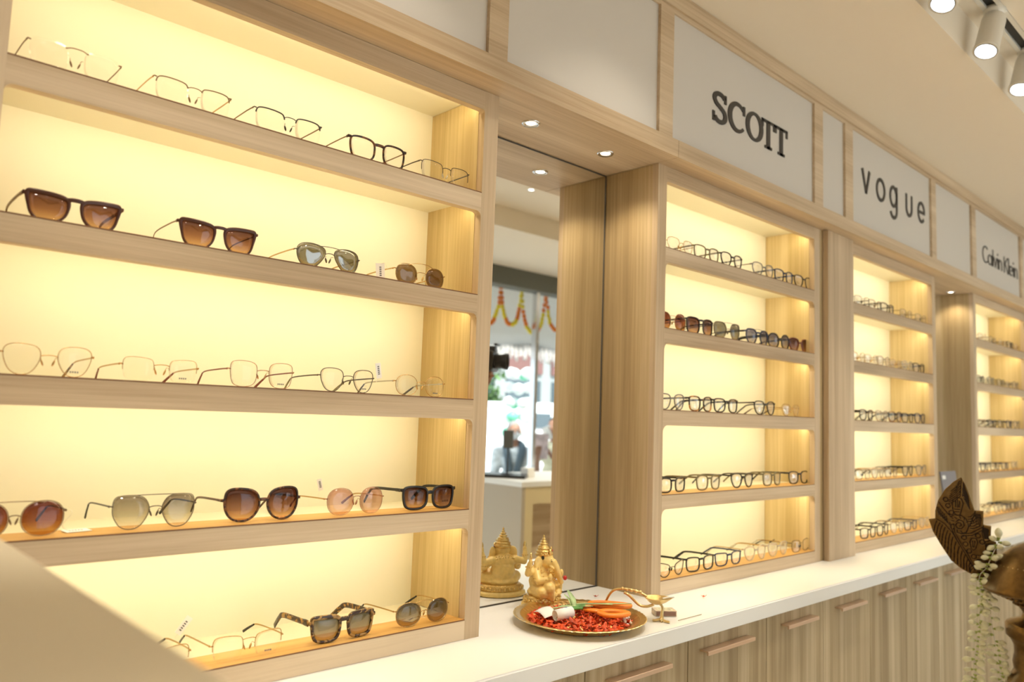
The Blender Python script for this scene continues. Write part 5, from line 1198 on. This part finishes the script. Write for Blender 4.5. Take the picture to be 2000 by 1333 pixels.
# people ------------------------------------------------------------
SK = plain('brown_skin', (.36, .18, .11), .5); M['hair_grey'] = plain('grey_hair', (.30, .28, .27), .8); M['hair_black'] = plain('black_hair', (.02, .017, .015), .6)
M['eye_white'] = plain('eye_white', (.8, .8, .78), .2)
def hand(bm, w, d, palm_n, curl=.5):
    """w wrist, d direction of the fingers, palm_n the palm side"""
    d = d.normalized(); pn = (palm_n-d*palm_n.dot(d)).normalized(); sd_ = d.cross(pn)
    cone(bm, w, .022, w+d*.05, .024, 10); cone(bm, w+d*.03+sd_*.018, .015, w+d*.08+sd_*.022, .014, 8); cone(bm, w+d*.03-sd_*.018, .015, w+d*.078-sd_*.022, .013, 8)
    for k, ln in enumerate((.068, .078, .073, .058)):
        b = w+d*.082+sd_*(.027-.018*k); p = b; dd = d.copy()
        for q in range(3):
            dd = (dd+pn*curl*(.6+.2*q)).normalized(); e = p+dd*ln/3*(1.15-.12*q); cone(bm, p, .0088-.0008*q, e, .0082-.0008*q, 8); p = e
    b = w+d*.025+sd_*.028; m1 = b+(sd_*.7+d*.6+pn*.4).normalized()*.036; m2 = m1+(d*.8+pn*.6+sd_*.1).normalized()*.032
    cone(bm, b, .012, m1, .0105, 8); cone(bm, m1, .0105, m2, .009, 8)
def person(label, loc, rz, H, arms, top_m, leg_m, hair_m, extra=None, long_sleeve=False):
    """faces +y; arms = [(elbow, wrist, finger dir, palm normal, curl)] in body space for sx=-1, +1"""
    t = thing('person', label, 'person', loc, rz); k = H/1.75; V = lambda x, y, z: Vector((x*k, y*k, z*k))
    bm = bmesh.new()
    ell(bm, V(0, 0, 1.635), (.076*k, .092*k, .108*k)); ell(bm, V(0, .02, 1.585), (.058*k, .068*k, .062*k)); cone(bm, V(0, .095, 1.63), .010*k, V(0, .108, 1.60), .014*k, 8)
    for sx in (-1, 1): ell(bm, V(sx*.078, -.005, 1.625), (.010*k, .020*k, .032*k)); ell(bm, V(sx*.03, .080, 1.660), (.020*k, .012*k, .007*k))
    ell(bm, V(0, .086, 1.565), (.024*k, .010*k, .008*k))
    cone(bm, V(0, -.01, 1.44), .058*k, V(0, .0, 1.57), .052*k)
    ell(bm, V(0, 0, 1.30), (.155*k, .105*k, .16*k)); ell(bm, V(0, .005, 1.08), (.135*k, .10*k, .15*k)); ell(bm, V(0, 0, .93), (.155*k, .11*k, .11*k)); cone(bm, V(-.13, 0, 1.40), .062*k, V(.13, 0, 1.40), .062*k)
    for sx in (-1, 1):
        cone(bm, V(sx*.085, 0, .90), .088*k, V(sx*.095, .01, .49), .056*k); cone(bm, V(sx*.095, .01, .49), .055*k, V(sx*.10, -.01, .10), .036*k); cone(bm, V(sx*.10, -.03, .045), .038*k, V(sx*.115, .13, .03), .030*k)
    ar = {}
    for sx, (el, wr, fd, pn, cu) in zip((-1, 1), arms):
        sh_ = V(sx*.185, 0, 1.40); el = V(*el); wr = V(*wr); ar[sx] = (sh_, el, wr)
        cone(bm, sh_, .052*k, el, .040*k); cone(bm, el, .039*k, wr, .024*k); hand(bm, wr, Vector(fd), Vector(pn), cu)
    remesh(obj('body', bm, SK, t, True), .0085, it=2)
    bm = bmesh.new()
    ell(bm, V(0, 0, 1.30), (.172*k, .122*k, .165*k)); ell(bm, V(0, .005, 1.08), (.155*k, .12*k, .17*k)); ell(bm, V(0, 0, .95), (.172*k, .125*k, .11*k)); cone(bm, V(-.14, 0, 1.395), .072*k, V(.14, 0, 1.395), .072*k)
    for sx in (-1, 1):
        sh_, el, wr = ar[sx]; end = el.lerp(wr, .85) if long_sleeve else sh_.lerp(el, .75)
        if long_sleeve: cone(bm, sh_, .064*k, el, .050*k); cone(bm, el, .050*k, end, .036*k)
        else: cone(bm, sh_, .066*k, end, .060*k)
    remesh(obj('shirt', bm, top_m, t, True), .011, it=3)
    bm = bmesh.new(); ell(bm, V(0, 0, .93), (.165*k, .12*k, .10*k))
    for sx in (-1, 1): cone(bm, V(sx*.085, 0, .90), .098*k, V(sx*.095, .01, .49), .078*k); cone(bm, V(sx*.095, .01, .49), .076*k, V(sx*.10, -.01, .10), .062*k)
    remesh(obj('trousers', bm, leg_m, t, True), .012, it=3)
    bm = bmesh.new(); ell(bm, V(0, -.018, 1.668), (.082*k, .092*k, .088*k)); ell(bm, V(0, -.05, 1.63), (.076*k, .06*k, .08*k)); remesh(obj('hair', bm, hair_m, t, True), .010, it=2)
    bm = bmesh.new()
    for sx in (-1, 1): ell(bm, V(sx*.03, .083, 1.640), (.013*k, .008*k, .006*k))
    obj('eyes', bm, 'eye_white', t, True)
    if extra: extra(t, V, k, ar)
    return t
shirt_p = plain('pale_patterned_shirt', (.62, .66, .68), .8, var=.2, bscale=50); shirt_c = plain('cream_vest', (.72, .66, .46), .8); white_tr = plain('white_trousers', (.72, .70, .74), .8)
slate = plain('slate_scarf', (.10, .14, .17), .8); maskm = plain('white_mask', (.78, .80, .82), .7); pinkp = plain('pinkish_printed_bag', (.66, .52, .52), .7, var=.25, bscale=30)
def ex1(t, V, k, ar):
    bm = bmesh.new(); ell(bm, V(0, .068, 1.585), (.058*k, .048*k, .050*k)); obj('face_mask', bm, maskm, t, True)
    bm = bmesh.new(); sweep(bm, spline([V(.02, .125, 1.10), V(.06, .135, 1.30), V(.09, .06, 1.46), V(0, -.085, 1.50), V(-.09, .06, 1.46), V(-.07, .135, 1.25), V(-.06, .13, 1.05)], 6), .045*k, .014*k, ref=Vector((0, 1, 0)), seg=8); obj('scarf', bm, slate, t, True)
person('masked person in pale shirt and slate scarf holding up a pinkish bag, reflected outside', (5.66, -4.3, -.2), math.radians(35), 1.56,
       [((-.22, .02, 1.10), (-.20, .12, .86), (0, .2, -1), (1, 0, 0), .4), ((.27, .08, 1.16), (.24, .27, 1.36), (0, .3, 1), (0, 1, 0), .9)], shirt_p, white_tr, M['hair_grey'], ex1)
bg_ = thing('shopping_bag', 'pinkish printed flat bag held up by the masked person, reflected', 'bag', (5.80, -4.06, 1.20-.02), math.radians(30))
bm = bmesh.new(); prism(bm, [(-.085, -.20), (.085, -.20), (.09, .06), (-.09, .06)], -.012, .012); obj('sack', bm, pinkp, bg_)
bm = bmesh.new(); sweep(bm, spline([(-.03, 0, .055), (-.025, 0, .10), (.025, 0, .10), (.03, 0, .055)], 6), .004, ref=Vector((0, 1, 0)), seg=6); obj('handle', bm, pinkp, bg_)
person('person in cream vest with grey sleeves raising a white phone, reflected at mirror edge', (6.22, -4.25, -.2), math.radians(70), 1.62,
       [((-.24, .05, 1.12), (-.20, .10, .88), (0, .1, -1), (1, 0, 0), .4), ((.22, .16, 1.16), (.12, .34, 1.30), (-.3, .5, .8), (-1, .2, 0), .9)], shirt_c, white_tr, M['hair_black'], None, True)
bm = bmesh.new(); box(bm, -.037, .037, -.005, .005, -.07, .07, bev=.004)
ph = obj('phone', bm, 'tag', None, False, (5.93, -4.08, 1.245)); ph.rotation_euler = (0, math.radians(-25), math.radians(40)); tag(ph, 'white phone in the raised hand of the cream-vested person, reflected', 'phone')
# videographer beside the desk, mostly hidden by the display unit's edge in the mirror
CAMP = Vector((2.345, -1.012, 1.645))
vloc = Vector((2.22, -1.23, 0)); vr = math.radians(-35)
def wl(p):  # world -> body space of the videographer (height scale 1)
    return tuple(Matrix.Rotation(-vr, 3, 'Z') @ (Vector(p)-vloc))
person('videographer in dark shirt raising a black camera, only hand and arm seen in the mirror', tuple(vloc), vr, 1.75,
       [((-.26, .10, 1.18), wl(CAMP+Vector((-.06, -.06, -.11))), (0, .5, 1), (.5, .5, 0), .5), (wl(CAMP+Vector((.03, -.13, -.32))), wl(CAMP+Vector((.015, -.055, -.115))), (0, .45, 1), (0, .5, .5), .45)],
       plain('dark_brown_shirt', (.05, .035, .03), .8), plain('dark_trousers', (.03, .03, .04), .8), M['hair_black'])
cm = thing('camera', 'black video camera with lens hood held up, reflected at the mirror\'s left edge', 'camera', tuple(CAMP), math.radians(-35))
bm = bmesh.new(); box(bm, -.065, .065, -.035, .03, -.045, .045, bev=.008); prism(bm, [(-.03, .045), (.03, .045), (.018, .068), (-.018, .068)], -.02, .03); obj('body', bm, 'black_matt', cm)
bm = bmesh.new(); lathe(bm, [(.032, 0), (.032, .03), (.034, .034), (.038, .055), (.036, .055), (.030, .036), (.002, .034)], seg=28); bmesh.ops.rotate(bm, verts=bm.verts, cent=(0, 0, 0), matrix=Matrix.Rotation(-PI/2, 3, 'X')); obj('lens', bm, 'black_matt', cm, False, (0, .03, 0))
bm = bmesh.new(); box(bm, -.008, .05, .02, .035, .072, .082, bev=.002); obj('microphone', bm, 'black_matt', cm)
